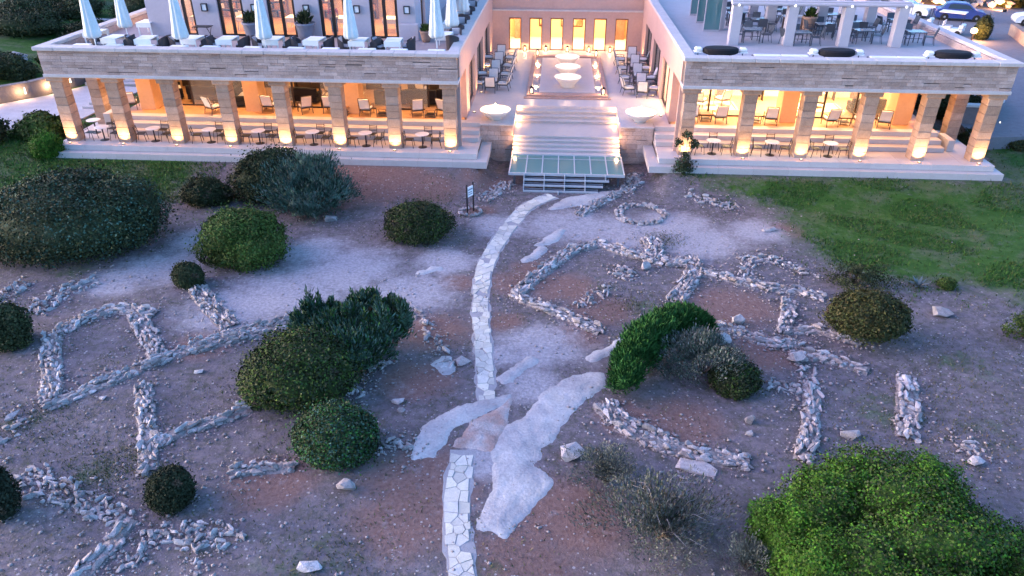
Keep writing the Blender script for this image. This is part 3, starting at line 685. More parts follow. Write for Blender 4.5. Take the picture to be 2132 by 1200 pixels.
G_BROWN = [(.062,.072,.020),(.080,.076,.026),(.050,.066,.020),(.070,.062,.024)]
def shrub(name, lab, spec, cols, n, size, seed, cat='shrub', amp=.08, shell=.2, lobes=None, spray=0., group='evergreen shrubs on the slope', **kw):
    x, y, rx, h, a = spec; t = thing(name, lab, cat, (x, y, terrain(x, y)), 0, group)
    L = lobes or [(0, 0, .38*h, rx*.95, rx*a*.95, .60*h)]
    foliage('crown', t, L, n, size, cols, seed, amp, shell, spray, **kw)
    stems(t, rx*.5, h*.5, 5, seed); return t
def rel(spec, items):
    """lobes given as fractions of a spec's half-width, depth and height"""
    x, y, rx, h, a = spec; return [(u*rx, v*rx*a, w_*h, ru*rx, rv*rx*a, rw*h) for u, v, w_, ru, rv, rw in items]
q = (-20.72, 27.79, 3.91, 3.0, .75)
shrub('mastic_hedge', 'huge dark mastic shrub filling the left edge above the ruins', q, G_DARK+[G_TEAL[0]], 26000, .13, 1, amp=.07,
      lobes=rel(q, [(0,0,.38,.95,.92,.60),(-.5,.1,.30,.62,.8,.5),(.45,.25,.42,.52,.6,.5),(-.1,.5,.45,.6,.5,.5)]))
q = (-13.0, 27.32, 1.9, 2.1, .9); shrub('mastic_shrub', 'rounded olive-green shrub right of the huge dark mastic shrub', q, G_OLIVE, 9500, .11, 2)
q = (-14.12, 33.57, 1.88, 2.54, .8); shrub('mastic_shrub', 'dark bushy shrub against the terrace edge of the left wing', q, G_DARK, 8000, .12, 3, amp=.12)
q = (-11.96, 32.55, 2.27, 2.5, .9)
shrub('juniper_tree', 'spreading teal-green juniper in front of the left wing', q, G_TEAL+G_GREY[:1], 15000, .17, 4, 'tree', .22, .6, spray=1.4,
      lobes=rel(q, [(0,0,.42,.9,.85,.5),(-.45,.2,.42,.5,.6,.36),(.45,-.1,.36,.5,.6,.36),(.05,-.45,.28,.6,.45,.3),(.1,.3,.62,.5,.5,.3)]))
q = (-17.09, 32.78, 1.22, 1.2, .8); shrub('mastic_shrub', 'low dark shrub between the huge mastic and the teal juniper', q, G_DARK, 4500, .11, 5, amp=.14)
q = (-5.97, 29.68, 1.59, 1.47, .9); shrub('mastic_shrub', 'round dark green shrub left of the upper path near the sign', q, G_DARK+[G_OLIVE[0]], 7500, .10, 6, amp=.05)
q = (-14.37, 24.73, .65, .97, .9); shrub('ball_shrub', 'small dark ball shrub on the pale gravel above the straight low wall', q, G_DARK, 3000, .08, 7, amp=.04)
q = (-19.0, 20.39, .92, 1.54, .9); shrub('mastic_shrub', 'dark shrub cut by the left edge beside the left ruined room', q, G_DARK, 4200, .11, 8, amp=.1)
q = (-6.61, 20.35, 1.92, 2.3, .9)
shrub('juniper_tree', 'feathery juniper with upright tips behind the large shrub left of the path', q, G_TEAL+G_GRASS[:1]+[G_OLIVE[2],(.07,.11,.07)], 16000, .17, 9, 'tree', .20, .6, spray=1.5,
      lobes=rel(q, [(0,-.25,.30,.80,.6,.36),(.5,.1,.42,.40,.45,.28),(-.45,.1,.42,.40,.45,.3),(.1,.3,.5,.35,.35,.3)]+[(u,v,.52+.16*random.random(),.10+.08*random.random(),.12,.20+.14*random.random()) for u,v in ((-.78,.2),(-.62,.35),(-.45,.5),(-.25,.3),(-.1,.6),(.12,.5),(.3,.65),(.42,.4),(.62,.5),(.8,.35),(.92,.1),(.6,-.1),(-.9,-.05),(0,.1),(-.3,-.2),(.3,-.1))]))
q = (-7.85, 18.23, 1.9, 1.93, .85); shrub('mastic_shrub', 'large olive-green shrub below the feathery juniper', q, G_OLIVE[:2]+G_DARK, 12500, .10, 10, amp=.09,
      lobes=rel(q, [(0,0,.38,.95,.92,.6),(-.45,-.15,.32,.52,.6,.5),(.4,-.1,.32,.5,.6,.45),(.0,.35,.45,.6,.5,.5)]))
q = (-5.94, 15.66, 1.31, 1.4, .85); shrub('mastic_shrub', 'neatly clipped oval green shrub nearest the path on its left', q, G_DARK[:2]+G_GRASS[:1]+G_TEAL[:1], 9500, .085, 11, amp=.04)
q = (-9.73, 13.44, .64, 1.08, .95); shrub('ball_shrub', 'very dark ball shrub at lower left above the bright rubble', q, [(.022,.034,.016),(.030,.040,.018)], 4200, .075, 12, amp=.04)
q = (-14.04, 12.86, .53, 1.69, .95); shrub('mastic_shrub', 'almost black shrub cut by the lower left edge', q, [(.020,.032,.020),(.028,.036,.020)], 3200, .09, 13, amp=.08)
q = (11.21, 22.62, 1.42, 1.74, .8); shrub('oval_shrub', 'brownish green oval shrub on a thin trunk right of the walls', q, G_BROWN+[G_DARK[1]], 8500, .10, 14, amp=.05,
      lobes=rel(q, [(0,0,.50,.98,.95,.5)]))
q = (3.3, 20.4, 1.3, 1.7, 1.)
t = thing('arching_shrub', 'bright green feathery shrub curling in an arch beside the grey bush', 'shrub', (q[0], q[1], terrain(q[0], q[1])), 0, 'evergreen shrubs on the slope')
foliage('crown', t, [(-.90,-1.6,.55,.52,.5,.62),(-.78,-1.25,.66,.56,.55,.74),(-.62,-.9,.75,.58,.6,.80),(-.42,-.55,.82,.62,.6,.84),(-.2,-.15,.86,.66,.6,.84),(.08,.2,.86,.68,.62,.82),(.4,.6,.84,.70,.62,.78),(.75,1.0,.82,.72,.6,.74),(1.1,1.3,.78,.72,.6,.70),(1.5,1.55,.72,.70,.6,.64),(1.85,1.65,.62,.6,.55,.54),(2.1,1.6,.5,.42,.45,.42)], 19000, .14, G_GRASS, 15, .12, .55, spray=1.5)
stems(t, .9, .8, 6, 15)
q = (5.11, 20.02, 1.42, 1.6, .8); shrub('silver_shrub', 'grey-green open shrub inside the curve of the bright green arch', q, G_GREY+G_TEAL[:1], 7500, .12, 16, amp=.18, shell=.7, spray=1.1, gaps=.34)
q = (6.03, 19.44, .87, .85, .9); shrub('mastic_shrub', 'small dark green shrub at the right foot of the grey-green shrub', q, G_OLIVE[:1]+G_DARK, 4200, .09, 17, amp=.06)
q = (8.3, 12.9, 2.6, 2.4, .85)
t = thing('mastic_shrub', 'big bright green bush filling the lower right corner', 'shrub', (q[0], q[1], terrain(q[0], q[1])), 0, 'evergreen shrubs on the slope')
foliage('crown', t, [(.3,.8,.85,1.95,1.6,1.30),(-1.5,.3,.80,1.0,1.1,1.10),(.6,-.9,.9,1.7,1.2,1.25),(1.7,-.4,.7,1.1,1.2,1.0),(2.6,-1.2,.6,1.2,1.1,1.0),(.2,-2.2,.7,1.6,.8,1.05),(2.6,-2.2,.5,1.2,.8,.85),(-1.0,-1.4,.8,1.2,1.0,1.1),(3.6,-.6,.45,1.2,1.1,.75),(4.4,-1.3,.4,1.1,1.1,.7)], 44000, .080, G_OLIVE[:3]+G_DARK[:2]+G_BRIGHT[:3], 18, .13, .45)
foliage('young_growth', t, [(-2.3,-.3,.6,.85,.9,1.0),(-2.75,.25,.45,.55,.6,.75),(-2.1,-1.3,.6,.95,.9,1.05),(-.75,.9,1.25,.75,.6,.72),(1.2,1.0,1.35,.7,.6,.62),(1.0,.2,1.55,.8,.6,.5),(-1.55,.9,.9,.6,.6,.8),(-2.3,-2.2,.5,.8,.7,.95)], 26000, .072, G_BRIGHT+G_OLIVE[:1], 181, .15, .5)
stems(t, 1.6, 1.2, 8, 18)
q = (12.21, 26.45, 1.19, .9, .6); shrub('low_shrub', 'low dark scrub at the lower edge of the lawn above the oval shrub', q, G_DARK, 2600, .09, 19, amp=.25, shell=.5, gaps=.5)
q = (15.88, 26.62, .39, .4, .9); shrub('low_shrub', 'tiny green shrub at the lawn corner beside the agave', q, G_OLIVE, 900, .07, 20, amp=.1)
q = (-27.66, 37.0, .9, 1.38, .9); shrub('mastic_shrub', 'bright lime-green shrub at the left end of the left wing terrace', q, G_BRIGHT, 5000, .10, 21, amp=.07)
q = (1.7, 15.0, 1.0, 1.0, .9); shrub('thin_shrub', 'sparse grey-green shrub right of the tip of the bedrock outcrop', q, G_GREY, 5200, .085, 22, amp=.25, shell=.85, spray=1., gaps=.6)
q = (2.95, 13.2, 1.55, 1.3, .95); shrub('thin_shrub', 'half-bare silvery shrub with arching branches at the bottom edge', q, G_GREY+[(.14,.11,.08),(.05,.085,.045)], 9500, .10, 23, amp=.35, shell=.95, spray=1.2, gaps=.6)
rr = random.Random(5); b = MB()
for k in range(30):
    a = rr.uniform(0, 6.28); s = rr.uniform(.5, 1.4); hh = rr.uniform(.4, 1.2); w1, w2 = rr.uniform(-.2,.2), rr.uniform(-.25,.25)
    b.tube([(0,0,0),(math.cos(a+w1)*s*.35, math.sin(a+w1)*s*.35, hh*.6),(math.cos(a)*s*.7, math.sin(a)*s*.7, hh),(math.cos(a+w2)*s, math.sin(a+w2)*s, hh*.95)], .018, 5, .005)
b.build('branch', 'grey_bark', bpy.data.objects['thin_shrub.001'])
q = (4.9, 12.3, .6, .9, .9); shrub('thin_shrub', 'bluish grey twiggy shrub against the left side of the big bright bush', q, G_GREY[:2], 3200, .08, 24, amp=.3, shell=.9, spray=1.1, gaps=.8)
q = (16.9, 22.9, .7, .9, .8); shrub('low_shrub', 'low green scrub cut by the right edge below the lawn', q, G_OLIVE, 1500, .09, 25, amp=.2, shell=.5, gaps=.4)
q = (6.7, 36.75, .6, .7, .8); shrub('low_shrub', 'leafy dark plant at the left end of the right wing terrace', q, G_DARK+G_TEAL[:1], 1300, .11, 26, amp=.3, shell=.7, gaps=.5)
# oleander standing in front of the first column of the right wing
t = thing('slender_plant', 'tall thin leafy plant before the first column of the right wing', 'plant', (6.75, 36.7, terrain(6.75, 36.7)))
b = MB()
for k, (dx, hh) in enumerate(((-.35,1.6),(0,2.0),(.35,1.5))): b.tube([(0,0,0),(dx*.5,0,hh*.5),(dx,.1,hh)], .025, 5, .012)
b.build('stem', 'bark', t)
foliage('crown', t, [(-.4,.1,1.6,.25,.25,.26),(0,.1,2.0,.24,.24,.26),(.38,.1,1.5,.25,.25,.26),(0,0,.9,.28,.2,.26)], 700, .13, G_DARK+G_TEAL[:1], 31, .3, .9, gaps=.4)
# agave
mat('agave_leaf', (.09,.13,.13), .6, .15, 6, .1)
t = thing('agave', 'blue-grey agave rosette at the lower edge of the lawn', 'plant', (14.75, 26.6, terrain(14.75, 26.6)))
for k in range(14):
    a = 6.28*k/14; el = .35+.5*(k % 3)/2; L_ = .5; d = Vector((math.cos(a)*math.cos(el), math.sin(a)*math.cos(el), math.sin(el))); n_ = Vector((-math.sin(a), math.cos(a), 0))
    p0, p1, p2 = d*.03, d*L_*.5+Vector((0,0,.04)), d*L_
    MB().add([p0-n_*.03, p0+n_*.03, p1+n_*.055, p2, p1-n_*.055, p1-Vector((0,0,.03))], [(0,1,2,4),(4,2,3),(0,4,5),(1,5,2),(5,4,3),(5,3,2)]).build('leaf', 'agave_leaf', t)
# shrubs beyond the left end and on the hillside
HS = [(-33.0,38.6,1.8,1.5,'dark clipped hedge on the far side of the left lawn'),(-30.2,40.6,1.5,1.1,'dark hedge between the paving and the left wing'),(-36.5,38.5,2.0,1.8,'dark shrub at the left edge below the paving'),
      (-41,53,2.2,1.6,'green shrub behind the lit retaining wall at far left'),(-38.2,56,1.9,1.7,'dark shrub behind the lit retaining wall near the steps'),(-37,64,3.0,2.2,'dark scrub patch on the hillside above the lit wall'),
      (-47,66,3.2,2.2,'broad green scrub at the left edge of the hillside'),(-33,72,3.6,2.4,'dark scrub beside the left roof corner on the hillside'),(-42,78,3.6,2.6,'large dark scrub high on the left hillside'),
      (-52,80,3.4,2.5,'scrub at the top left corner of the hillside'),(-30,84,3.5,2.6,'dark scrub on the hillside behind the first umbrella'),(-46,92,4.0,2.8,'grey-green scrub at the very top left'),(-37,95,4.0,2.8,'dark scrub along the top edge left of the umbrellas'),
      (-25.5,90,3.2,2.4,'scrub on the hillside behind the second umbrella'),(-33.5,60,2.2,1.6,'dark shrub just outside the left roof corner'),(-41.5,66,2.4,1.7,'scrub beside the big pale hillside rock'),(-38,74,2.6,1.9,'olive scrub in the middle of the left hillside'),(-47.5,74,2.6,1.9,'olive scrub left of the hillside rocks'),(-33,66,2.0,1.4,'small scrub above the left roof corner'),(-40,84,2.8,2,'scrub below the top edge on the left hillside'),(-28.5,76,2.4,1.8,'scrub close behind the left parapet'),(-50,70,2.4,1.8,'scrub at the far left above the lit wall')]
for k, (x, y, r, h, l) in enumerate(HS):
    shrub('hillside_shrub', l, (x, y, r, h, .9), (G_DARK, G_OLIVE, G_DARK)[k % 3], 3200, .20, 60+k, amp=.14, group='scrub on the left hillside')
HR = [(-38.6,60.5,2.6,1.6,'big pale rock outcrop on the hillside left of the roof corner'),(-35.5,67,1.2,.8,'pale rock on the hillside beside the first umbrella'),(-39,71,1.6,1.,'grey rock among scrub on the left hillside'),(-44,72,1.8,1.1,'grey rock slab high on the left hillside'),(-36,79,1.5,1.,'whitish rock high behind the first umbrella'),(-34,88,1.6,1.,'whitish rock at the top edge of the hillside'),(-43,86,1.4,.9,'small pale rock near the top left'),(-43.5,58,1.5,.8,'flat pale rock at the left edge above the lit wall'),(-31.5,77,1.1,.7,'rock by the far left parapet on the hillside'),(-29,66.5,1.,.7,'rock behind the left parapet')]
for x, y, r, h, l in HR:
    o = stone(None, x, y, terrain(x, y)-.2, r*1.5, r, h, random.uniform(0,3), 'boulder', .1); tag(o, l, 'boulder', 'rocks on the left hillside')
# ---------------------------------------------------------------- the hotel
D = 37.76                                  # front face of the columns
def rebase(root, loc):
    for c in root.children: c.location = Vector(c.location)-Vector(loc)
    root.location = loc
UNIT = MB().cbox(-.5,.5,-.5,.5,0,1,.03).mesh('stone'); UNIT.materials.append(MATS['facade_stone'])
UNITC = MB().cbox(-.5,.5,-.5,.5,0,1,.02).mesh('block'); UNITC.materials.append(MATS['column_stone'])
def courses(parent, x0, x1, y, z0, z1, rnd, name='stone', dep=.10, ch=(.15,.19,.22,.26), ln=(.4,1.1)):
    """coursed ashlar facing -y: every stone its own piece, a few thinner ones leave open joints"""
    z = z0
    while z < z1-.02:
        h = rnd.choice(ch); h = (z1-z) if z+h > z1-.1 else h
        x = x0; first = True
        while x < x1-.01:
            l = rnd.uniform(*ln)*(rnd.uniform(.4,1) if first else 1); first = False
            if x1-(x+l) < .3: l = x1-x
            gap = .009; hh = h-gap
            if rnd.random() < .08: hh = h-rnd.uniform(.03,.06)
            o = link(name, UNIT, parent); o.location = (x+l/2, y+dep/2-rnd.uniform(0,.022), z); o.scale = (l-gap, dep, hh); x += l
        z += h
def wall_y(m, parent, x0, x1, y0, y1, z0, z1, holes, name='wall'):
    """wall running along x with rectangular openings (xa, xb, za, zb)"""
    b = MB(); x = x0
    for xa, xb, za, zb in sorted(holes):
        b.box(x, xa, y0, y1, z0, z1)
        if za > z0+.01: b.box(xa, xb, y0, y1, z0, za)
        b.box(xa, xb, y0, y1, zb, z1); x = xb
    b.box(x, x1, y0, y1, z0, z1); return b.build(name, m, parent)
def wall_x(m, parent, y0, y1, x0, x1, z0, z1, holes, name='wall'):
    b = MB(); y = y0
    for ya, yb, za, zb in sorted(holes):
        b.box(x0, x1, y, ya, z0, z1)
        if za > z0+.01: b.box(x0, x1, ya, yb, z0, za)
        b.box(x0, x1, ya, yb, zb, z1); y = yb
    b.box(x0, x1, y, y1, z0, z1); return b.build(name, m, parent)
def french_door(parent, xa, xb, z0, z1, y, m='timber_dark', leaves=2):
    f = part('door', m, parent, (xa, xa+.17, y-.05, y+.05, z0, z1), (xb-.17, xb, y-.05, y+.05, z0, z1), (xa+.17, xb-.17, y-.05, y+.05, z1-.2, z1), (xa+.17, xb-.17, y-.05, y+.05, z0, z0+.12),
             *[(xa+(xb-xa)*k/leaves-.09, xa+(xb-xa)*k/leaves+.09, y-.04, y+.04, z0+.12, z1-.2) for k in range(1, leaves)])
    w_ = (xb-xa)/leaves
    for k in range(leaves): part('pane', 'pane', f, (xa+k*w_+.1, xa+(k+1)*w_-.06, y-.006, y+.006, z0+.1, z1-.14))
    return f
def side_door(parent, ya, yb, z0, z1, x, m='timber_dark', leaves=2):
    f = part('door', m, parent, (x-.05, x+.05, ya, ya+.10, z0, z1), (x-.05, x+.05, yb-.10, yb, z0, z1), (x-.05, x+.05, ya+.1, yb-.1, z1-.14, z1), (x-.05, x+.05, ya+.1, yb-.1, z0, z0+.1),
             *[(x-.04, x+.04, ya+(yb-ya)*k/leaves-.05, ya+(yb-ya)*k/leaves+.05, z0+.1, z1-.14) for k in range(1, leaves)])
    w_ = (yb-ya)/leaves
    for k in range(leaves): part('pane', 'pane', f, (x-.006, x+.006, ya+k*w_+.1, ya+(k+1)*w_-.06, z0+.1, z1-.14))
    return f
def column(parent, cx, cy, z0, z1, rnd, wd=.68, face=None):
    """square column of stacked blocks with a wide cap; its foot at z0"""
    c = link('column', None, parent, (cx, cy, z0)); h = z1-z0-.27; n = 8; z = 0
    hs = [rnd.uniform(.8,1.2) for _ in range(n)]; t = sum(hs)
    for k in range(n):
        hh = hs[k]/t*h; o = link('block', UNITC, c); w_ = wd+rnd.uniform(-.014,.014)
        o.location = (rnd.uniform(-.006,.006), rnd.uniform(-.006,.006), z); o.scale = (w_, w_, hh-.012); z += hh
    part('capital', 'column_stone', c, (-wd/2-.13, wd/2+.13, -wd/2-.06, wd/2+.06, h, h+.268), c=.03)
    return c
def uplight(cx, y, z, lab, power=46, tgt=(0, .30, 1.4), grp='uplights at the column feet'):
    t = thing('uplight', lab, 'lamp', (cx, y, z), 0, grp)
    MB().lathe([(.085,0),(.10,.03),(.07,.035)], 14).build('housing', 'black_metal', t)
    MB().lathe([(.062,.0355),(.062,.038)], 12).build('lens', 'lamp_glow', t)
    lamp('uplight_bulb', 'SPOT', (0, 0, .06), power*random.uniform(.7,1.3), (1.0, .56, .22), t, .05, tgt, R(125), .8)
rnd = random.Random(42)
def wing(lab, fx0, fx1, colx, slab, low, stepx, side):
    root = thing('arcade_wing', lab, 'building')
    # terrace platform: two marble tiers, three inner steps, porch floor
    tx0, tx1 = slab; lx0, lx1 = low; sx0, sx1 = stepx
    tf = part('terrace_floor', 'mortar', root, (tx0+.02, tx1-.02, 37.22, 43.0, -.30, -.012)); lt = part('lower_tier', 'mortar', root, (lx0+.02, lx1-.02, 36.82, 41.0, -.66, -.312))
    for par, xa, xb, ya, yb, za, zb, L0 in ((tf, tx0, tx1, 37.2, 38.1, -.301, 0., 1.5), (tf, tx0, tx1, 38.104, 43.0, -.1, -.001, 1.5), (lt, lx0, lx1, 36.8, 37.19, -.662, -.303, 1.8)):
        n_ = round((xb-xa)/L0)
        for k in range(n_): part('slab', 'marble', par, (xa+(xb-xa)*k/n_+.004, xa+(xb-xa)*(k+1)/n_-.004, ya, yb, za, zb), c=.006)
    part('tier_end', 'marble', lt, (lx0, tx0-.002, 37.194, 40.9, -.662, -.303)) if tx0 > lx0+.1 else None
    part('tier_end', 'marble', lt, (tx1+.002, lx1, 37.194, 40.9, -.662, -.303)) if lx1 > tx1+.1 else None
    for k, y in enumerate((39.1, 39.62, 40.2)):
        part('step', 'marble', root, (sx0+.0*k, sx1, y, 40.8 if k < 2 else 40.75, .25*k+.002, .25*(k+1)), c=.012)
    part('porch_floor', 'parquet', root, (max(sx0, fx0+.1)+.01, min(sx1, fx1-.1)-.01, 40.72, 47.0, .30, .752))
    # columns
    for i, cx in enumerate(colx): column(root, cx, D+.34, 0, 3.55, rnd)
    ex = colx[0] if side < 0 else colx[-1]
    column(root, ex, 41.2, 0, 3.55, rnd)
    # frieze, lip, coping
    fr = part('frieze', 'mortar', root, (fx0+.04, fx1-.04, 37.70, 38.40, 3.72, 4.93))
    courses(fr, fx0, fx1, 37.60, 3.722, 4.93, rnd, ch=(.13,.16,.18), ln=((.45,.95) if fx1-fx0 > 18 else (.35,.8)))
    part('lintel_lip', 'coping', root, (fx0-.03, fx1+.03, 37.52, 38.44, 3.55, 3.718), c=.02)
    n_ = round((fx1-fx0)/1.1)
    for k in range(n_): part('coping', 'coping', root, (fx0-.12+(fx1-fx0+.24)*k/n_+.004, fx0-.12+(fx1-fx0+.24)*(k+1)/n_-.004, 37.42+rnd.uniform(-.008,.008), 38.10, 4.932, 5.12+rnd.uniform(-.006,.006)), c=.02)
    ox = fx0 if side < 0 else fx1                    # outer flank
    a, b = (ox, ox+.5) if side < 0 else (ox-.5, ox)
    part('side_frieze', 'facade_stone', root, (a, b, 38.45, 59.5, 3.72, 4.93))
    a, b = (ox-.12, ox+.42) if side < 0 else (ox-.42, ox+.12)
    part('side_coping', 'coping', root, (a, b, 38.102, 59.5, 4.932, 5.118), c=.025)
    ix = fx1 if side < 0 else fx0                    # courtyard flank
    a, b = (ix-.45, ix) if side < 0 else (ix, ix+.45)
    part('court_coping', 'coping', root, (a-.06, b+.06, 38.102, 59.0, 4.932, 5.118), c=.02)
    holes = [(38.6,41.2,.0,3.55),(42.6,45.8,.76,3.35),(47.2,51.0,.76,3.35),(52.4,56.2,.76,3.35)]
    wall_x('plaster_pink', root, 38.42, 59.0, a, b, 0., 4.93, holes, 'court_wall')
    for ya, yb, z0, z1 in holes[1:]: side_door(root, ya, yb, z0, z1, (a+b)/2)
    # roof deck and porch ceiling
    part('roof_deck', 'roof_tile' if side > 0 else 'roof_tile_dark', root, (fx0+.46, fx1-.46, 38.1, 59.4, 4.2, 4.6))
    part('ceiling', 'plaster', root, (fx0+.5, fx1-.5, 38.45, 47.0, 3.70, 3.90))
    rx0, rx1 = (sx0+.6, fx1-.5) if side < 0 else (fx0+.5, sx1-.8)
    part('room_wall', 'room_wall' if side < 0 else 'room_cream', root, (rx0, rx1, 46.9, 47.1, .75, 3.7))
    xx = rx0+.3; kk = 0
    while xx < rx1-1.2:
        w_ = (2.3, 1.6, 2.0)[kk % 3] if side < 0 else (.7, .4, .5)[kk % 3]; part('dark_void_panel', ('timber_dark', 'books', 'timber_dark')[kk % 3], root, (xx, min(xx+w_, rx1-.1), 46.7, 46.88, .753, (3.69, 2.9, 3.69)[kk % 3])); xx += w_+((.5, .3, .7)[kk % 3] if side < 0 else (2.2, 1.8, 2.6)[kk % 3]); kk += 1  # dark panels added to stand in for the dark depth of the room
    ex0, ex1 = (rx0-.2, rx0) if side < 0 else (rx1, rx1+.2)
    part('end_wall', 'plaster_ochre', root, (ex0, ex1, 42.4, 47.0, .75, 3.7))
    rebase(root, ((fx0+fx1)/2, D, 0)); return root, rx0, rx1
CL = [-26.57+3*i for i in range(8)]; CR = [6.86+3*i for i in range(6)]
wl, lx0, lx1 = wing('long left wing with eight stone columns and closed umbrellas on its roof terrace', -26.95, -5.05, CL, (-27.2,-4.13), (-27.45,-3.56), (-25.2,-4.2), -1)
wr, rx0, rx1 = wing('shorter right wing with six stone columns and a white pergola on its roof terrace', 6.35, 22.3, CR, (5.48,22.55), (4.95,22.9), (5.5,20.8), 1)
for i, cx in enumerate(CL): uplight(cx, D-.28, 0, f'floor uplight at the foot of the {ORD[i]} column of the left wing')
for i, cx in enumerate(CR): uplight(cx, D-.28, 0, f'floor uplight at the foot of the {ORD[i]} column of the right wing')
part('plinth', 'marble', None, (21.0,21.35,39.3,40.6,0,.62), c=.02); tag(bpy.data.objects['plinth'], 'low white plinth block at the right end of the right porch', 'plinth')
part('plinth', 'pale_paint', None, (19.95,20.4,40.9,41.35,.75,1.75), c=.02); tag(bpy.data.objects['plinth.001'], 'tall white square stand beside the black doorway of the right porch', 'plinth')
part('plinth', 'marble', None, (-25.9,-25.5,40.0,41.6,0,.9), c=.02); tag(bpy.data.objects['plinth.002'], 'low white parapet block behind the left end table', 'plinth')
# porch back line: ochre pillars, glazed screens, lit rooms
def porch_back(root, pillars, rx0, rx1, base):
    o = Vector(root.location)
    def P(name, m, *bx, c=0.): return part(name, m, root, *[(b[0]-o.x,b[1]-o.x,b[2]-o.y,b[3]-o.y,b[4],b[5]) for b in bx], c=c)
    for px in pillars: P('pillar', 'plaster_ochre', (px-.45, px+.45, 41.4, 42.5, .753, 3.7), c=.02)
    xs_ = [rx0]+[p for px in pillars for p in (px-.45, px+.45) if rx0 < p < rx1]+[rx1]
    for k in range(0, len(xs_)-1):
        xa, xb = xs_[k], xs_[k+1]
        if xb-xa < 1.2: continue
        n = max(2, round((xb-xa)/1.7)); y = 42.45
        f = P('glazed_screen', 'timber_dark', *[(xa+(xb-xa)*q/n-.05, xa+(xb-xa)*q/n+.05, y-.04, y+.04, .753, 3.7) for q in range(1, n)], (xa, xb, y-.03, y+.03, 3.45, 3.7), (xa, xb, y-.03, y+.03, .753, .83))
        for q in range(n):
            if (q+k) % 3 == 2: continue        # leaf folded open
            part('pane', 'pane', f, (xa+(xb-xa)*q/n+.05-o.x, xa+(xb-xa)*(q+1)/n-.05-o.x, y-.006-o.y, y+.006-o.y, .83, 3.45))
porch_back(wl, [-23.9,-17.6,-11.75], lx0, lx1, 0); porch_back(wr, [13.0,19.2], rx0, rx1, 1)
for k in range(7):
    lamp('porch_lamp', 'AREA', (-24.0+3*k, 40.0, 3.66), 9, WARM, None, (1.2,.6)); lamp('porch_downlight', 'SPOT', (-25.07+3*k, 41.2, 3.62), 60, WARM2, None, .06, (-25.07+3*k, 41.0, 0), R(75), .6)
for k in range(5):
    lamp('porch_lamp', 'AREA', (8.4+3*k, 40.0, 3.66), 10, WARM, None, (1.2,.6)); lamp('porch_downlight', 'SPOT', (8.36+3*k, 41.2, 3.62), 60, WARM2, None, .06, (8.36+3*k, 41.0, 0), R(75), .6)
for k in range(6): lamp('room_lamp', 'AREA', (-23+3.2*k, 44.0, 3.60), 13, WARM2, None, (2.0,1.5))
for k in range(4): lamp('room_lamp', 'AREA', (8.2+3.2*k, 44.6, 3.60), 95, (1.0,.72,.42), None, (2.0,1.5))

# upper floor of the left wing
ul = thing('upper_storey', 'lilac plastered upper storey with tall lit doors behind the left roof terrace', 'building')
DX = [(-22.2,-20.9),(-19.5,-18.0),(-16.6,-15.0),(-13.6,-12.1),(-10.7,-9.1)]
wall_y('plaster', ul, -23.7, -8.1, 43.3, 43.7, 4.6, 8.8, [(a, b, 4.6, 7.1) for a, b in DX])
wall_x('plaster', ul, 43.7, 58, -23.7, -23.3, 4.6, 8.8, [(46.0,47.2,4.6,7.0),(50,51.2,4.6,7.0)], 'side_wall')
wall_x('plaster', ul, 43.7, 58, -8.5, -8.1, 4.6, 8.8, [(45.2,46.6,4.6,7.0),(49.5,51,4.6,7.0)], 'side_wall')
part('pedestal', 'plaster', ul, (-9.0,-7.9,42.9,43.28,4.6,5.5), c=.02)
for a, b in DX: french_door(ul, a, b, 4.6, 7.1, 43.5)
for ya, yb in ((45.2,46.6),(49.5,51)): side_door(ul, ya, yb, 4.6, 7.0, -8.3)
part('floor', 'parquet', ul, (-23.3,-8.5,43.7,49.8,4.55,4.62)); part('room_wall', 'room_wall', ul, (-23.3,-8.5,49.8,50,4.6,8.6)); part('ceiling', 'plaster', ul, (-23.3,-8.5,43.7,50,7.6,7.8)); part('roof', 'roof_tile', ul, (-23.9,-7.9,43.1,58,8.8,9.0))
rebase(ul, (-15.9, 43.3, 4.6))
for k in range(5): lamp('room_lamp', 'AREA', (-21.5+3*k, 46.2, 7.5), 40, WARM2, None, (2.2,2.))
for k, x in enumerate((-20.2,-17.3,-14.3,-11.4,-8.55)):
    t = thing('wall_lantern', f'square black lantern frame on the {ORD[k]} pier between the upper doors', 'lamp', (x, 43.29, 6.0), 0, 'wall lanterns on the upper storey')
    part('frame', 'black_metal', t, (-.17,-.13,-.16,-.02,0,.42), (.13,.17,-.16,-.02,0,.42), (-.13,.13,-.16,-.02,.38,.42), (-.13,.13,-.16,-.02,0,.04))
    part('lamp_glass', 'sign_white', t, (-.12,.12,-.12,-.03,.05,.37))

# courtyard: floor, back building, stair, piers
cy = part('courtyard_floor', 'court_floor', None, (-5.05,6.35,43.8,59.0,.3,.75), (-5.05,-2.352,40.74,43.8,.3,.7492), (3.602,6.35,40.74,43.8,.3,.7492)); struct(cy)
cb = thing('courtyard_building', 'pink plastered back building of the courtyard with six lit doorways', 'building')
CD = [(-3.80,-2.86),(-2.23,-1.25),(-.62,.36),(1.10,2.07),(2.70,3.66),(4.33,5.29)]
wall_y('plaster_pink', cb, -5.5, 6.8, 59.0, 59.5, .75, 3.62, [(a, b, .75, 3.15) for a, b in CD])
part('upper_wall', 'plaster_pink', cb, (-5.5,6.8,59.12,59.5,3.74,9.0)); part('string_course', 'coping', cb, (-5.5,6.8,58.96,59.5,3.62,3.74))
for a, b in CD: part('door_frame', 'timber_warm', cb, (a,a+.07,59.02,59.4,.75,3.15), (b-.07,b,59.02,59.4,.75,3.15), (a+.07,b-.07,59.02,59.4,3.05,3.15))
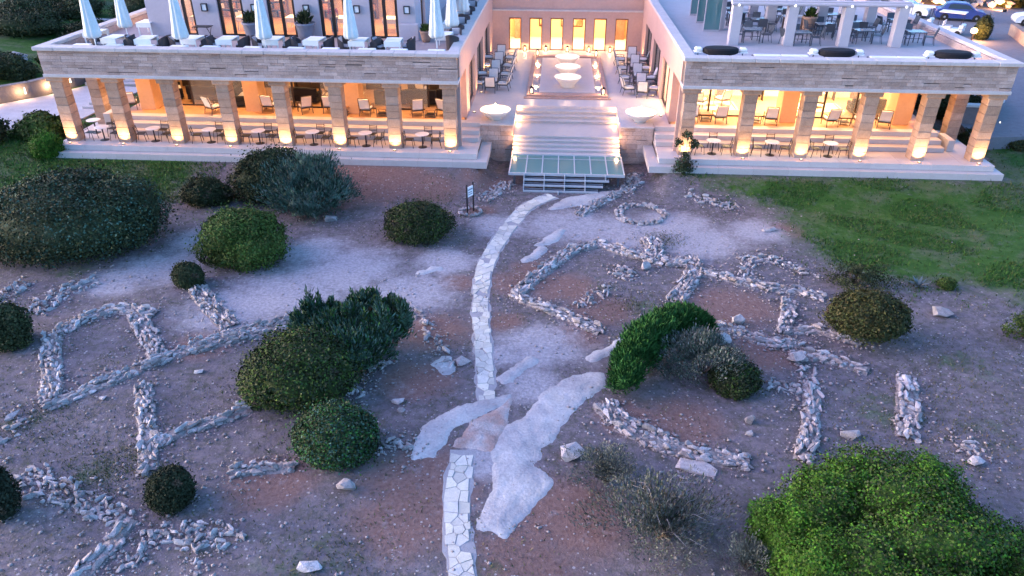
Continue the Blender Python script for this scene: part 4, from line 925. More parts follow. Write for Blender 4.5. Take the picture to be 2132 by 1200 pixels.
part('floor', 'marble', cb, (-5.5,6.8,59.5,64.2,.3,.752)); part('room_wall', 'room_wall', cb, (-5.5,6.8,64.0,64.2,.752,4)); part('ceiling', 'plaster', cb, (-5.5,6.8,59.5,64.2,3.74,3.9))
part('end_wall', 'room_wall', cb, (-5.6,-5.4,59.5,64,.752,3.7), (6.7,6.9,59.5,64,.752,3.7))
for a, b, in ((-1.55,-.75),(.25,.95),(1.0,1.9)): part('picture', 'lit_art', cb, (a,b,63.94,63.99,1.7,2.9)); part('picture_frame', 'timber_dark', cb, (a-.08,a,63.92,63.99,1.62,2.98), (b,b+.08,63.92,63.99,1.62,2.98), (a,b,63.92,63.99,2.9,2.98), (a,b,63.92,63.99,1.62,1.7))
part('cabinet', 'books', cb, (-3.6,-2.7,63.3,63.9,.753,2.6), (4.4,5.4,63.3,63.9,.753,2.7))
rebase(cb, (.6, 59.2, .75))
for x in (-3.2,.7,4.4): lamp('hall_lamp', 'AREA', (x, 61.4, 3.7), 110, WARM2, None, (2.2,2.))
st = thing('grand_staircase', 'wide marble staircase with lit edges descending from the courtyard', 'stairs')
UZ = [(43.8,.75)]; y, z = 43.8, .75
for k in range(4):
    y2 = y-.42 if k < 3 else 40.26
    part('tread', 'marble', st, (-2.35,3.6,y2-.06,y+.03,z-.165-.05,z-.165), c=.01); part('riser', 'coping', st, (-2.35,3.6,y2+.012,y+.02,z-.165-.3,z-.165-.051)); y, z = y2, z-.165
for k in range(4):
    y2 = y-.35; part('tread', 'marble', st, (-2.35,3.6,y2-.06,y+.03,z-.142-.05,z-.142), c=.01); part('riser', 'coping', st, (-2.35,3.6,y2+.012,y+.02,z-.142-.3,z-.142-.051)); y, z = y2, z-.142
YL, ZL = y, z                                        # foot of the marble stair
rebase(st, (.62, 41, -.5))
for s, x in ((-1,-2.22),(1,3.47)):
    for k, (yy, zz) in enumerate(((43.55,.66),(42.75,.38),(42.2,.24),(40.0,.06),(39.5,-.10),(39.0,-.30))):
        t = thing('stair_light', f"{ORD[k]} step light from the top on the {'left' if s < 0 else 'right'} stair edge", 'lamp', (x+s*.1, yy, zz), 0, 'stair lights')
        part('housing', 'bronze_frame', t, (-.03,.03,-.06,.06,-.03,.03)); part('lens', 'lamp_glow', t, (-.034*s-.004,-.034*s+.004,-.05,.05,-.02,.02))
        lamp('stair_bulb', 'POINT', (-.10*s, -.02, .04), 3.0, (1.0,.52,.22), t, .04)
def pier(x0, x1, lab):
    t = thing('stone_pier', lab, 'pier')
    core = part('core', 'mortar', t, (x0+.03,x1-.03,40.18,43.78,-1.75,.66)); part('top_slab', 'coping', t, (x0-.03,x1+.03,40.04,43.79,.662,.752), c=.02)
    part('flank', 'plaster_pink', t, (x0-.003,x0+.03,40.22,43.78,-1.7,.66), (x1-.03,x1+.003,40.22,43.78,-1.7,.66))
    courses(core, x0, x1, 40.10, -1.75, .66, rnd, ch=(.2,.24,.28), ln=(.35,.8)); rebase(t, ((x0+x1)/2, 41.9, -1.75)); return t
pier(-4.2, -2.36, 'stone pier carrying the fire bowl left of the staircase'); pier(3.61, 5.45, 'stone pier carrying the fire bowl right of the staircase')
def fire_bowl(x, y, lab):
    t = thing('fire_bowl', lab, 'fire bowl', (x, y, .753), 0, 'fire bowls on the stair piers')
    MB().lathe([(.34,0),(.36,.09),(.60,.24),(.82,.43),(.90,.53),(.88,.57),(.80,.52),(.45,.42),(.05,.39)], 32).build('bowl', 'white_bowl', t, smooth=True)
    MB().lathe([(.42,.425),(.42,.437),(.05,.44)], 20).build('embers', 'flame', t)
    MB().lathe([(.12,.43),(.16,.54),(.10,.68),(.04,.81),(.004,.91)], 10, flute=.18, nf=3).build('flame', 'flame', t, smooth=True)
    lamp('fire_light', 'POINT', (0, 0, .85), 50, WARM2, t, .14)
fire_bowl(-3.42, 41.05, 'large white bowl of fire on the left pier of the staircase'); fire_bowl(4.78, 41.1, 'large white bowl of fire on the right pier of the staircase')
# glass landing and steel steps
gl = thing('glass_landing', 'steel framed glass landing at the foot of the marble staircase', 'landing')
gx0, gx1, gy0, gy1, gz = -2.35, 3.66, 35.98, YL-.065, ZL-.06
n = 7
for k in range(n):
    a, b = gx0+.04+(gx1-gx0-.08)*k/n, gx0+.04+(gx1-gx0-.08)*(k+1)/n
    for ya, yb in ((gy0+.07, gy1-.62),(gy1-.56, gy1-.05)): part('pane', 'aqua_glass', gl, (a+.03,b-.03,ya,yb,gz-.03,gz))
part('frame', 'steel', gl, (gx0,gx1,gy0,gy0+.06,gz-.12,gz+.02), (gx0,gx0+.06,gy0+.06,gy1,gz-.12,gz+.02), (gx1-.06,gx1,gy0+.06,gy1,gz-.12,gz+.02), (gx0+.06,gx1-.06,gy1-.06,gy1,gz-.12,gz+.018))
for k in range(1, n): x = gx0+.04+(gx1-gx0-.08)*k/n; part('glazing_bar', 'steel', gl, (x-.03,x+.03,gy0+.06,gy1-.06,gz-.10,gz+.012))
part('cross_bar', 'steel', gl, (gx0+.06,gx1-.06,gy1-.615,gy1-.565,gz-.10,gz+.008))
for x in (gx0+.3,-1.45,.65,2.6,gx1-.3):
    for y in (gy0+.3, gy1-.5): part('post', 'dark_steel', gl, (x-.05,x+.05,y-.05,y+.05,-1.5,gz-.12))
rebase(gl, (.65, 37.3, -1.4))
for k, (a, b, y, z) in enumerate(((-1.55,2.86,35.78,gz-.20),(-1.55,2.54,35.5,gz-.40),(-1.55,2.28,35.22,gz-.60),(-.98,1.5,34.9,gz-.80))):
    if k == 0: sp = thing('steel_steps', 'four open steel steps below the glass landing', 'stairs')
    part('nosing', 'steel', sp, (a,b,y-.05,y,z-.11,z), c=.008); part('back_bar', 'steel', sp, (a,b,y+.21,y+.25,z-.06,z-.005))
    part('tread', 'dark_steel', sp, (a+.03,b-.03,y+.002,y+.208,z-.03,z-.012))
    if k < 3:
        m_ = 5 if k < 2 else 5
        for q in range(m_):
            x = a+.02+1.05*q
            if x < b: part('stringer', 'steel', sp, (x-.025,x+.025,y+.0,y+.25,z-.05,z+.19))
    else: part('stringer', 'steel', sp, (.23,.28,y,y+.3,z-.05,z+.19))
for x in (-1.5,.26,2.2): part('leg', 'steel', sp, (x-.03,x+.03,35.26,35.32,-1.5,gz-.7))
rebase(sp, (.65, 35.4, -1.3))
# ---------------------------------------------------------------- fountain pool
fp = thing('fountain_pool', 'rectangular stone rimmed pool in the courtyard', 'pool')
px0, px1, py0, py1 = -1.85, 3.2, 45.5, 56.6
part('rim', 'pool_stone', fp, (px0,px1,py0,py0+.55,.752,.95), c=.02)
part('rim', 'pool_stone', fp, (px0,px1,py1-.5,py1,.752,.95), c=.02)
part('rim', 'pool_stone', fp, (px0,px0+.28,py0+.552,py1-.502,.752,.93), c=.02); part('rim', 'pool_stone', fp, (px1-.28,px1,py0+.552,py1-.502,.752,.93), c=.02)
part('step', 'pool_stone', fp, (px0-.16,px1+.16,py0-.22,py0-.002,.752,.83), c=.015)
part('inner_ledge', 'court_floor', fp, (px0+.75,px1-.75,py0+.9,py1-.8,.752,.90)); part('channel_water', 'water', fp, (px0+.282,px1-.282,py0+.552,py1-.502,.752,.80))
rebase(fp, (.68, 51, .752))
for k, (y, r) in enumerate(((47.7,.88),(50.5,.88),(53.4,.88))):
    t = thing('fountain_bowl', f"{('front','middle','rear')[k]} white fountain bowl of the three in the courtyard pool", 'fountain', (.7, y, .90), 0, 'fountain bowls in a row')
    MB().lathe([(.44,0),(.44,.14),(.52,.24),(r-.10,.52),(r,.63),(r-.02,.67),(r-.08,.63),(.5,.54),(.05,.52)], 32).build('bowl', 'white_bowl', t, smooth=True)
    MB().lathe([(r-.12,.60),(r-.12,.608)], 28).build('water', 'white_bowl', t)
    MB().lathe([(.05,.58),(.05,.72),(.02,.84)], 10).build('nozzle', 'white_bowl', t)
    lamp('fountain_light', 'POINT', (0, 0, 1.1), 14, WARM2, t, .12)
def lantern(x, y, z, lab, p=6.):
    t = thing('candle_lantern', lab, 'lantern', (x, y, z), 0, 'candle lanterns in the courtyard')
    part('base', 'black_metal', t, (-.12,.12,-.12,.12,0,.03)); part('cap', 'black_metal', t, (-.12,.12,-.12,.12,.36,.39), (-.05,.05,-.05,.05,.39,.46))
    part('post', 'black_metal', t, *[(sx*.11-.01,sx*.11+.01,sy*.11-.01,sy*.11+.01,.03,.36) for sx in (-1,1) for sy in (-1,1)])
    MB().lathe([(.05,.03),(.05,.20),(.02,.22),(.012,.28),(.001,.31)], 10).build('candle', 'lamp_glow', t)
    lamp('candle_light', 'POINT', (0, 0, .33), p, WARM2, t, .06)
for i, x in enumerate((-2.55,-.93,.73,2.38,4.0)): lantern(x, 58.6, .752, f'candle lantern on the floor before the back wall, {ORD[i]} from the left')
for x, y, z, l in ((-1.55,45.8,.953,'candle lantern on the front left corner of the pool'),(2.9,45.8,.953,'candle lantern on the front right corner of the pool'),(-1.5,56.35,.953,'candle lantern on the rear left corner of the pool'),(2.85,56.35,.953,'candle lantern on the rear right corner of the pool')): lantern(x, y, z, l)
def table_lamp(x, y, z, lab):
    t = thing('table_lamp', lab, 'lamp', (x, y, z), 0, 'lit lamps in the rooms')
    MB().lathe([(.10,0),(.10,.02),(.03,.05),(.04,.25),(.02,.42)], 12).build('foot', 'bronze_frame', t); MB().lathe([(.22,.40),(.13,.68),(.125,.68),(.21,.40)], 18).build('shade', 'lamp_glow', t)
    lamp('table_bulb', 'POINT', (0, 0, .36), 10, WARM2, t, .1)
for i, (x, y) in enumerate(((-20.6,45.6),(-16.0,45.9),(-13.3,46.2),(-10.2,45.6),(-6.4,45.9))):
    tt = thing('console', f'dark console under the {ORD[i]} lit lamp inside the left wing', 'table', (x, y, .753), 0, 'consoles in the rooms'); part('tabletop', 'timber_dark', tt, (-.5,.5,-.22,.22,.72,.76)); part('end_panel', 'timber_dark', tt, (-.48,-.44,-.2,.2,0,.72), (.44,.48,-.2,.2,0,.72))
    table_lamp(x, y, 1.513, f'glowing shaded lamp inside the left wing, {ORD[i]} from the left')
for i, (x, y) in enumerate(((8.0,46.2),(12.2,46.0),(16.6,46.3))):
    tt = thing('console', f'dark console under the {ORD[i]} lit lamp inside the right wing', 'table', (x, y, .753), 0, 'consoles in the rooms'); part('tabletop', 'timber_dark', tt, (-.5,.5,-.22,.22,.72,.76)); part('end_panel', 'timber_dark', tt, (-.48,-.44,-.2,.2,0,.72), (.44,.48,-.2,.2,0,.72))
    table_lamp(x, y, 1.513, f'glowing shaded lamp inside the right wing, {ORD[i]} from the left')
for x in (px0+.5, px1-.5): 
    for y in (48.0, 51.0, 54.0): lamp('pool_light', 'POINT', (x, y, .88), 5, WARM2, None, .05)

# ---------------------------------------------------------------- furniture builders
def cafe_chair():
    t = thing('cafe_chair', '', 'chair', (0,0,0), 0, 'dark metal cafe chairs on the terrace')
    part('seat', 'black_metal', t, (-.22,.22,-.22,.20,.43,.455), c=.008)
    b = MB(); 
    for z in (.56,.64,.72,.80): b.tube([(-.20,.225+(z-.45)*.16,z),(0,.25+(z-.45)*.16,z),(.20,.225+(z-.45)*.16,z)], .016, 5)
    b.build('backrest', 'black_metal', t)
    for sx in (-1,1):
        MB().tube([(sx*.21,-.20,.43),(sx*.23,-.25,0)], .016, 6).build('leg', 'black_metal', t)
        MB().tube([(sx*.21,.28,.86),(sx*.21,.21,.43),(sx*.23,.28,0)], .016, 6).build('leg', 'black_metal', t)
    return t
def round_table():
    t = thing('round_table', '', 'table', (0,0,0), 0, 'round white cafe tables on the terrace')
    MB().lathe([(.36,.715),(.375,.725),(.375,.745),(.36,.75)], 28).build('tabletop', 'tabletop_white', t, smooth=False)
    MB().lathe([(.035,.02),(.035,.715)], 10).build('pedestal', 'black_metal', t); MB().lathe([(.24,0),(.24,.015),(.04,.03)], 20).build('foot', 'black_metal', t)
    return t
def armchair(frame, cush, name='armchair', grp='cushioned armchairs'):
    t = thing(name, '', 'armchair', (0,0,0), 0, grp)
    part('seat_cushion', cush, t, (-.29,.29,-.33,.24,.36,.48), c=.04)
    b = MB(); V = []
    for z, y in ((.46,.20),(.75,.29),(1.02,.40)):
        for x in (-.28,.28): V += [(x,y,z),(x,y+.12,z-.02)]
    b.add(V, [(0,2,6,4),(4,6,10,8),(1,5,7,3),(5,9,11,7),(0,4,5,1),(4,8,9,5),(2,3,7,6),(6,7,11,10),(8,10,11,9),(0,1,3,2)]).build('back_cushion', cush, t)
    part('seat_frame', frame, t, (-.32,.32,-.34,.30,.31,.355))
    for sx in (-1,1):
        MB().tube([(sx*.34,-.34,0),(sx*.34,-.33,.36),(sx*.34,-.30,.60)], .022, 6).build('leg', frame, t)
        MB().tube([(sx*.32,.40,0),(sx*.32,.31,.34),(sx*.31,.40,.78),(sx*.30,.50,1.06)], .022, 6).build('leg', frame, t)
        MB().tube([(sx*.34,-.34,.60),(sx*.36,0,.66),(sx*.33,.36,.62)], .022, 6).build('armrest', frame, t)
    MB().tube([(-.30,.50,1.06),(.30,.50,1.06)], .02, 6).build('top_rail', frame, t)
    return t
def low_table(top='black_metal', w_=.32, h=.42):
    t = thing('low_table', '', 'table', (0,0,0), 0, 'low square coffee tables')
    part('tabletop', top, t, (-w_,w_,-w_,w_,h-.03,h), c=.01); part('shelf', 'bronze_frame', t, (-w_+.05,w_-.05,-w_+.05,w_-.05,.14,.16))
    for sx in (-1,1):
        for sy in (-1,1): part('leg', 'bronze_frame', t, (sx*(w_-.03)-.02,sx*(w_-.03)+.02,sy*(w_-.03)-.02,sy*(w_-.03)+.02,0,h-.03))
    return t
def sofa():
    t = thing('sofa', '', 'sofa', (0,0,0), 0, 'black sofas in the porch rooms')
    part('base', 'black_fabric', t, (-.95,.95,-.40,.40,.10,.40), c=.03); part('backrest', 'black_fabric', t, (-.95,.95,.25,.45,.40,.95), c=.04)
    for sx in (-1,1): part('armrest', 'black_fabric', t, (sx*.86-.10,sx*.86+.10,-.40,.24,.40,.66), c=.03)
    for x in (-.38,.38): part('seat_cushion', 'cushion', t, (x-.36,x+.36,-.38,.22,.402,.50), c=.03)
    return t
class Proto:
    """first placement moves the prototype itself, later ones copy it"""
    def __init__(s, o): s.o = o; s.used = False
    def put(s, loc, rz, lab, grp=None):
        if not s.used:
            s.used = True; s.o.location = loc; s.o.rotation_euler = (0,0,rz); s.o['label'] = lab
            if grp: s.o['group'] = grp
            return s.o
        return dup(s.o, loc, rz, lab, grp)
rnd = random.Random(9)
CC, RT = Proto(cafe_chair()), Proto(round_table())
def cafe_set(x, y, where, back=True, missing=()):
    RT.put((x, y, 0), 0, f'round white cafe table {where}')
    if 'l' not in missing: CC.put((x-.72, y-.02, 0), R(90+rnd.uniform(-18,18)), f'dark cafe chair left of the round table {where}')
    if 'r' not in missing: CC.put((x+.72, y+.0, 0), R(-90+rnd.uniform(-18,18)), f'dark cafe chair right of the round table {where}')
    if back: CC.put((x+.18, y+.72, 0), R(rnd.uniform(-12,12)), f'dark cafe chair behind the round table {where}')
for i in range(7): cafe_set([-24.95,-22.05,-18.9,-16.15,-13.15,-10.25,-7.15][i], 38.1, f'in the {ORD[i]} bay of the left wing')
RT.put((-26.1, 39.3, 0), 0, 'round white cafe table at the far left end of the left wing terrace'); CC.put((-25.4, 39.7, 0), R(-60), 'dark cafe chair at the far left end table of the left wing')
for i in range(3): cafe_set([8.36,11.4,14.42][i], 38.1, f'in the {ORD[i]} bay of the right wing')
# porch armchairs and rooms
AP = Proto(armchair('bronze_frame', 'cushion')); LT = Proto(low_table('timber_warm', .30, .45)); SO = Proto(sofa())
PL = [(-25.0,41.6,200,'at the far left end of the left porch'),(-19.8,41.0,150,'in the left porch between the third and fourth columns'),(-16.7,41.6,180,'beside the ochre pillar behind the fourth left-porch bay'),(-14.55,41.5,215,'left of the pair, fifth left-porch bay'),(-13.1,41.7,175,'right of the pair, fifth left-porch bay'),(-10.9,41.3,178,'in the sixth left-porch bay'),(-7.95,41.4,195,'left of the pair, seventh left-porch bay'),(-6.35,41.5,150,'right of the pair, seventh left-porch bay'),
      (7.7,41.4,170,'left of the pair, first right-porch bay'),(9.2,41.3,185,'right of the pair, first right-porch bay'),(12.0,41.2,172,'in the second right-porch bay'),(15.25,41.1,185,'left of the pair, third right-porch bay'),(16.9,41.2,172,'right of the pair, third right-porch bay'),(18.1,41.0,165,'in the fourth right-porch bay beside the pillar')]
for x, y, a, l in PL: AP.put((x, y, .753), R(a), f'cream cushioned armchair {l}', 'cream armchairs in the porches')
for x, y, l in ((-15.8,41.9,'beside the armchair of the fourth left-porch bay'),(-12.2,41.2,'beside the two armchairs of the fifth left-porch bay'),(-9.95,41.2,'right of the armchair in the sixth left-porch bay'),(-7.15,41.2,'between the two armchairs of the seventh left-porch bay'),(8.45,41.5,'between the two armchairs of the first right-porch bay'),(11.2,41.4,'left of the armchair in the second right-porch bay'),(16.1,41.4,'between the two armchairs of the third right-porch bay')): LT.put((x, y, .753), 0, f'small wooden side table {l}', 'side tables in the porches')
for x, y, a, l in ((-21.4,43.6,176,'left one inside the second bay of the left wing'),(-19.3,44.6,0,'inside the third bay of the left wing'),(-18.9,43.1,95,'side-on in the third bay of the left wing'),(-15.2,43.7,170,'inside the fifth bay of the left wing'),(-9.9,43.5,184,'inside the sixth bay of the left wing'),(-8.1,43.7,180,'left one inside the seventh bay of the left wing'),(-6.2,43.9,178,'right one inside the seventh bay of the left wing'),(-23.6,44.3,120,'deep inside the second bay of the left wing'),(18.0,43.6,180,'in the dark doorway of the right wing')): SO.put((x, y, .753), R(a), f'black sofa with pale seat cushions {l}')
for x, y, a, l in ((8.6,44.4,150,'left one inside the first lit room, right wing'),(10.0,44.8,210,'right one inside the first lit room, right wing'),(15.6,44.6,160,'inside the third lit bay of the right wing'),(-13.9,45.0,160,'inside the fifth lit bay of the left wing'),(-8.4,45.8,160,'inside the seventh lit bay of the left wing')): AP.put((x, y, .753), R(a), f'cream armchair {l}', 'cream armchairs inside the rooms')
for i, (x, y, wd) in enumerate(((-13.4,45.2,1.3),(-7.4,45.4,1.2),(9.3,44.6,1.5),(15.6,44.6,1.4))):
    t = thing('rug', f"pale rug on the floor of the {('fifth left','seventh left','first right','third right')[i]} wing bay", 'rug', (x, y, .753)); part('weave', 'room_cream', t, (-wd,wd,-.9,.9,.001,.012)); part('motif', 'timber_warm', t, (-.3,.3,-.2,.2,.0125,.015), (-wd+.1,-wd+.2,-.8,.8,.0125,.015), (wd-.2,wd-.1,-.8,.8,.0125,.015))
# courtyard seating
AC = Proto(armchair('dark_steel', 'cushion', 'armchair')); LC = Proto(low_table('black_metal', .36, .46))
for s, cx, ys_ in (('left', -4.2, (46.9,49.3,51.7,54.1)), ('right', 5.35, (46.4,49.0,51.6,54.2))):
    for i, y in enumerate(ys_):
        w_ = f'{ORD[i]} {s} row of the courtyard'
        if i == 0: AC.put((cx, y-.2, .752), R(180 if s == 'left' else 170), f'chair with its back to the staircase, {w_}', 'courtyard armchairs')
        else: LC.put((cx, y, .752), 0, f'dark low table, {w_}', 'courtyard low tables')
        AC.put((cx-.82 if s == 'left' else cx-.86, y+.45, .752), R(90+rnd.uniform(-14,14)), f'white cushioned armchair at the left of the {w_}', 'courtyard armchairs')
        AC.put((cx+.80, y+.45, .752), R(-90+rnd.uniform(-14,14)), f'white cushioned armchair at the right of the {w_}', 'courtyard armchairs')
        AC.put((cx+.05, y+1.15, .752), R(rnd.uniform(-5,5)), f'white cushioned armchair facing the stair, {w_}', 'courtyard armchairs')
# courtyard pilaster lights
for s, x in (('left',-4.75),('right',6.05)):
    for i, y in enumerate((42.2,46.5,51.7,57.2)):
        uplight(x, y, .752, f"floor uplight washing the {s} courtyard wall, {ORD[i]} from the stair", 9 if i == 0 else 15, (-.4 if s == 'left' else .4, 0, 2.0), 'uplights along the courtyard walls')

# ---------------------------------------------------------------- left roof terrace
ZR = 4.602
def parasol():
    t = thing('closed_parasol', '', 'umbrella', (0,0,0), 0, 'closed parasols on the left roof terrace')
    MB().lathe([(.30,0),(.30,.06),(.10,.09),(.05,.30)], 20).build('base', 'grey_pot', t)
    MB().lathe([(.028,.1),(.028,3.6)], 8).build('pole', 'sign_white', t)
    MB().lathe([(.06,3.55),(.12,3.3),(.20,2.6),(.27,1.9),(.34,1.25),(.37,1.0),(.30,.86)], 40, flute=.13, nf=8).build('canopy', 'canvas', t, smooth=True)
    return t
PA = Proto(parasol())
for x, y, l in ((-24.15,37.75+.6,'at the left corner of the roof terrace'),(-23.9,41.1,'beside the left end of the upper storey'),(-19.5,38.4,'before the first upper door'),(-15.2,38.7,'before the third upper door'),(-10.75,39.1,'left of the last upper door'),(-6.35,39.6,'at the courtyard corner of the left roof terrace'),(-5.95,42.8,'second on the courtyard edge of the left roof'),(-5.9,47.4,'third on the courtyard edge of the left roof')):
    PA.put((x, y, ZR), rnd.uniform(0,1), f'closed pale parasol {l}')
def cloth_table():
    t = thing('dining_table', '', 'table', (0,0,0), 0, 'white clothed tables on the left roof terrace')
    part('tabletop', 'white_cloth', t, (-.42,.42,-.55,.55,.70,.75), c=.015)
    part('cloth_drop', 'white_cloth', t, (-.435,.435,-.565,-.552,.48,.745), (-.435,.435,.552,.565,.48,.745))
    for sx in (-1,1):
        for sy in (-1,1): part('leg', 'white_cloth', t, (sx*.36-.03,sx*.36+.03,sy*.49-.03,sy*.49+.03,0,.70))
    return t
def tub_chair():
    t = thing('wicker_chair', '', 'chair', (0,0,0), 0, 'wicker chairs on the left roof terrace')
    n = 14; V = []; F = []
    for k in range(n+1):
        a = math.pi*(k/n)*1.25-.40; hgt = .62+.26*math.sin(math.pi*k/n)
        for r, z in ((.33,.08),(.37,hgt),(.32,hgt),(.29,.30)): V.append((r*math.cos(a), r*math.sin(a)*.95+.02, z))
    for k in range(n):
        for j in range(4): F.append((k*4+j, (k+1)*4+j, (k+1)*4+(j+1)%4, k*4+(j+1)%4))
    F += [(0,1,2,3),(n*4+3,n*4+2,n*4+1,n*4)]
    MB().add(V, F).build('shell', 'wicker', t, smooth=False)
    part('seat', 'wicker', t, (-.27,.27,-.30,.22,.10,.38)); part('seat_cushion', 'cushion_lilac', t, (-.26,.26,-.30,.22,.382,.46), c=.03)
    part('back_cushion', 'cushion_lilac', t, (-.22,.22,.20,.28,.47,.84), c=.03)
    return t
CT, TC = Proto(cloth_table()), Proto(tub_chair())
def bench():
    t = thing('cushion_bench', '', 'bench', (0,0,0), 0, 'white cushion stools along the front parapet')
    part('seat_cushion', 'white_cloth', t, (-.45,.45,-.22,.22,.40,.50), c=.03); part('base', 'wicker', t, (-.42,.42,-.20,.20,0,.40)); return t
BE = Proto(bench())
TX = [-23.6,-21.7,-19.4,-17.45,-15.0,-12.95,-10.45,-8.65]
for i, x in enumerate(TX):
    y = 39.1+.07*i; w_ = f'{ORD[i]} white table in the left roof row'
    CT.put((x+rnd.uniform(-.12,.12), y+rnd.uniform(-.1,.1), ZR), R(rnd.uniform(-6,6)), f'white clothed dining table, {w_.replace("white table", "one")}')
    TC.put((x-.78, y-.1, ZR), R(90+rnd.uniform(-20,10)), f'wicker chair with pale cushion left of the {w_}'); TC.put((x+.80, y+.05, ZR), R(-90+rnd.uniform(-15,15)), f'dark wicker chair right of the {w_}')
for i, x in enumerate([-24.9,-23.2,-21.5,-19.7,-18.0,-15.8,-13.5,-11.7,-9.8,-8.15,-6.2]): BE.put((x, 38.36, ZR), 0, f'white cushion stool behind the front parapet, {ORD[i]} from the left')
for x, y, l in ((-23.95,43.6,'at the left side of the upper storey'),(-25.4,40.6,'in the left corner of the roof terrace behind the first parasol'),(-6.2,41.3,'first on the courtyard edge of the left roof'),(-6.3,44.6,'second on the courtyard edge of the left roof'),(-6.3,47.6,'third on the courtyard edge of the left roof'),(-6.3,50.6,'fourth on the courtyard edge of the left roof')):
    CT.put((x, y, ZR), 0, f'white clothed dining table {l}')
    if x > -10: TC.put((x+.55, y-.75, ZR), R(170), f'dark wicker chair before the table {l}'); TC.put((x+.5, y+.85, ZR), R(0), f'dark wicker chair behind the table {l}')
def pot(name, lab, loc, r, h, m, seed, leaf):
    t = thing(name, lab, 'potted plant', loc)
    MB().lathe([(r*.62,0),(r*.80,h*.35),(r*.95,h*.85),(r*1.06,h*.9),(r*1.06,h),(r*.9,h),(r*.86,h*.92),(.02,h*.9)], 28).build('pot', m, t, smooth=True)
    foliage('leaves', t, [(0,0,h+r*.35,r*.75,r*.75,r*.6)], 260, r*.5, leaf, seed, .2, .9, spray=1.6, gaps=.4)
pot('large_pot', 'wide blue-grey pot with spiky plant between the second and third upper doors', (-17.35,42.65,ZR), .55, .95, 'grey_pot', 201, G_DARK)
pot('large_pot', 'wide blue-grey pot with spiky plant between the third and fourth upper doors', (-14.3,42.65,ZR), .55, .95, 'grey_pot', 202, G_DARK)
pot('clay_pot', 'clay pot with leafy plant at the right end of the upper storey', (-7.45,42.7,ZR), .34, .6, 'terracotta', 203, G_OLIVE)
t = thing('folding_table', 'small dark folding table before the pier left of the second upper door', 'table', (-20.2, 42.5, ZR))
part('tabletop', 'black_metal', t, (-.5,.5,-.3,.3,.68,.71))
for sx in (-1,1): MB().tube([(sx*.4,-.28,0),(sx*.4,.28,.68)], .02, 5).build('leg', 'black_metal', t); MB().tube([(sx*.36,.28,0),(sx*.36,-.28,.68)], .02, 5).build('leg', 'black_metal', t)
# rooms behind the upper doors
for i, (a, b) in enumerate(DX):
    x = (a+b)/2
    t = thing('bookcase', f'tall bookcase seen through the {ORD[i]} upper door', 'bookcase', (x+.3, 49.4, 4.622), 0, 'bookcases in the upper rooms')
    part('carcass', 'timber_warm', t, (-.9,-.85,-.2,.2,0,2.4), (.85,.9,-.2,.2,0,2.4), *[(-.85,.85,-.2,.2,z,z+.04) for z in (0,.5,1.0,1.5,2.0,2.36)])
    for z in (.04,.54,1.04,1.54):
        xx = -.82
        while xx < .7:
            w_ = rnd.uniform(.12,.35); part('book_row', 'books' if rnd.random() < .6 else 'cushion', t, (xx,xx+w_-.02,-.12,.15,z,z+rnd.uniform(.22,.40))); xx += w_+rnd.choice((0,0,.12))
    CT.put((x-.1, 45.6, 4.622), 0, f'white clothed table inside the {ORD[i]} upper door', 'tables in the upper rooms')
    AP.put((x+.45, 46.6, 4.622), R(20), f'cream armchair inside the {ORD[i]} upper door', 'armchairs in the upper rooms')

# ---------------------------------------------------------------- right roof terrace
pg = thing('pergola', 'white pergola frame with square columns on the right roof terrace', 'pergola')
PXS = (9.75,12.75,15.75,18.6)
for x in PXS:
    for y in (43.3, 47.6, 52.0): part('column', 'pale_paint', pg, (x-.27,x+.27,y-.27,y+.27,4.601,6.72), c=.015)
for y in (43.3, 47.6, 52.0):
    part('beam', 'pale_paint', pg, (9.4,18.95,y-.16,y+.16,6.722,6.95), c=.02)
    MB().tube([(9.4,y-.3,6.80),(18.95,y-.3,6.80)], .09, 10).build('rail', 'pale_paint', pg)
for x in PXS: part('cross_beam', 'pale_paint', pg, (x-.14,x+.14,43.47,52.2,6.73,6.93), c=.02)
for k in range(18): y = 43.8+.48*k; part('slat', 'pale_paint', pg, (9.4,18.95,y-.05,y+.05,6.952,7.05))
for i, x in enumerate(PXS[:4]): MB().lathe([(.05,0),(.06,.05),(.03,.1)], 10, c=(x+.0,42.93,6.70)).build('bulb', 'cool_bulb', pg)
rebase(pg, (14.2, 47, 4.6))
for i, y in enumerate((46.9,49.6,52.3)):
    t = thing('glass_screen', f"{('front','middle','rear')[i]} green glass screen in the row beside the pergola", 'screen', (9.2, y, 4.602), 0, 'green glass wind screens')
    part('pane', 'green_glass', t, (-.45,.45,-.012,.012,.10,2.3)); part('frame', 'pale_paint', t, (-.5,-.45,-.04,.04,0,2.34), (.45,.5,-.04,.04,0,2.34), (-.45,.45,-.04,.04,2.3,2.34), (-.45,.45,-.05,.05,0,.10))
def mesh_chair():
    t = thing('metal_chair', '', 'chair', (0,0,0), 0, 'slim metal chairs on the right roof terrace')
    part('seat', 'dark_steel', t, (-.24,.24,-.24,.22,.42,.445)); b = MB()
    V = [(-.23,.22,.46),(.23,.22,.46),(.23,.36,.92),(-.23,.36,.92),(-.23,.245,.46),(.23,.245,.46),(.23,.385,.92),(-.23,.385,.92)]
    b.add(V, [(0,1,2,3),(5,4,7,6),(0,4,5,1),(1,5,6,2),(2,6,7,3),(3,7,4,0)]).build('backrest', 'dark_steel', t)
    for sx in (-1,1):
        MB().tube([(sx*.24,-.26,0),(sx*.24,-.24,.62),(sx*.24,.26,.60)], .016, 5).build('armrest', 'dark_steel', t)
        MB().tube([(sx*.22,.30,0),(sx*.22,.21,.43)], .016, 5).build('leg', 'dark_steel', t); MB().tube([(sx*.22,-.22,0),(sx*.22,-.22,.43)], .016, 5).build('leg', 'dark_steel', t)
    return t
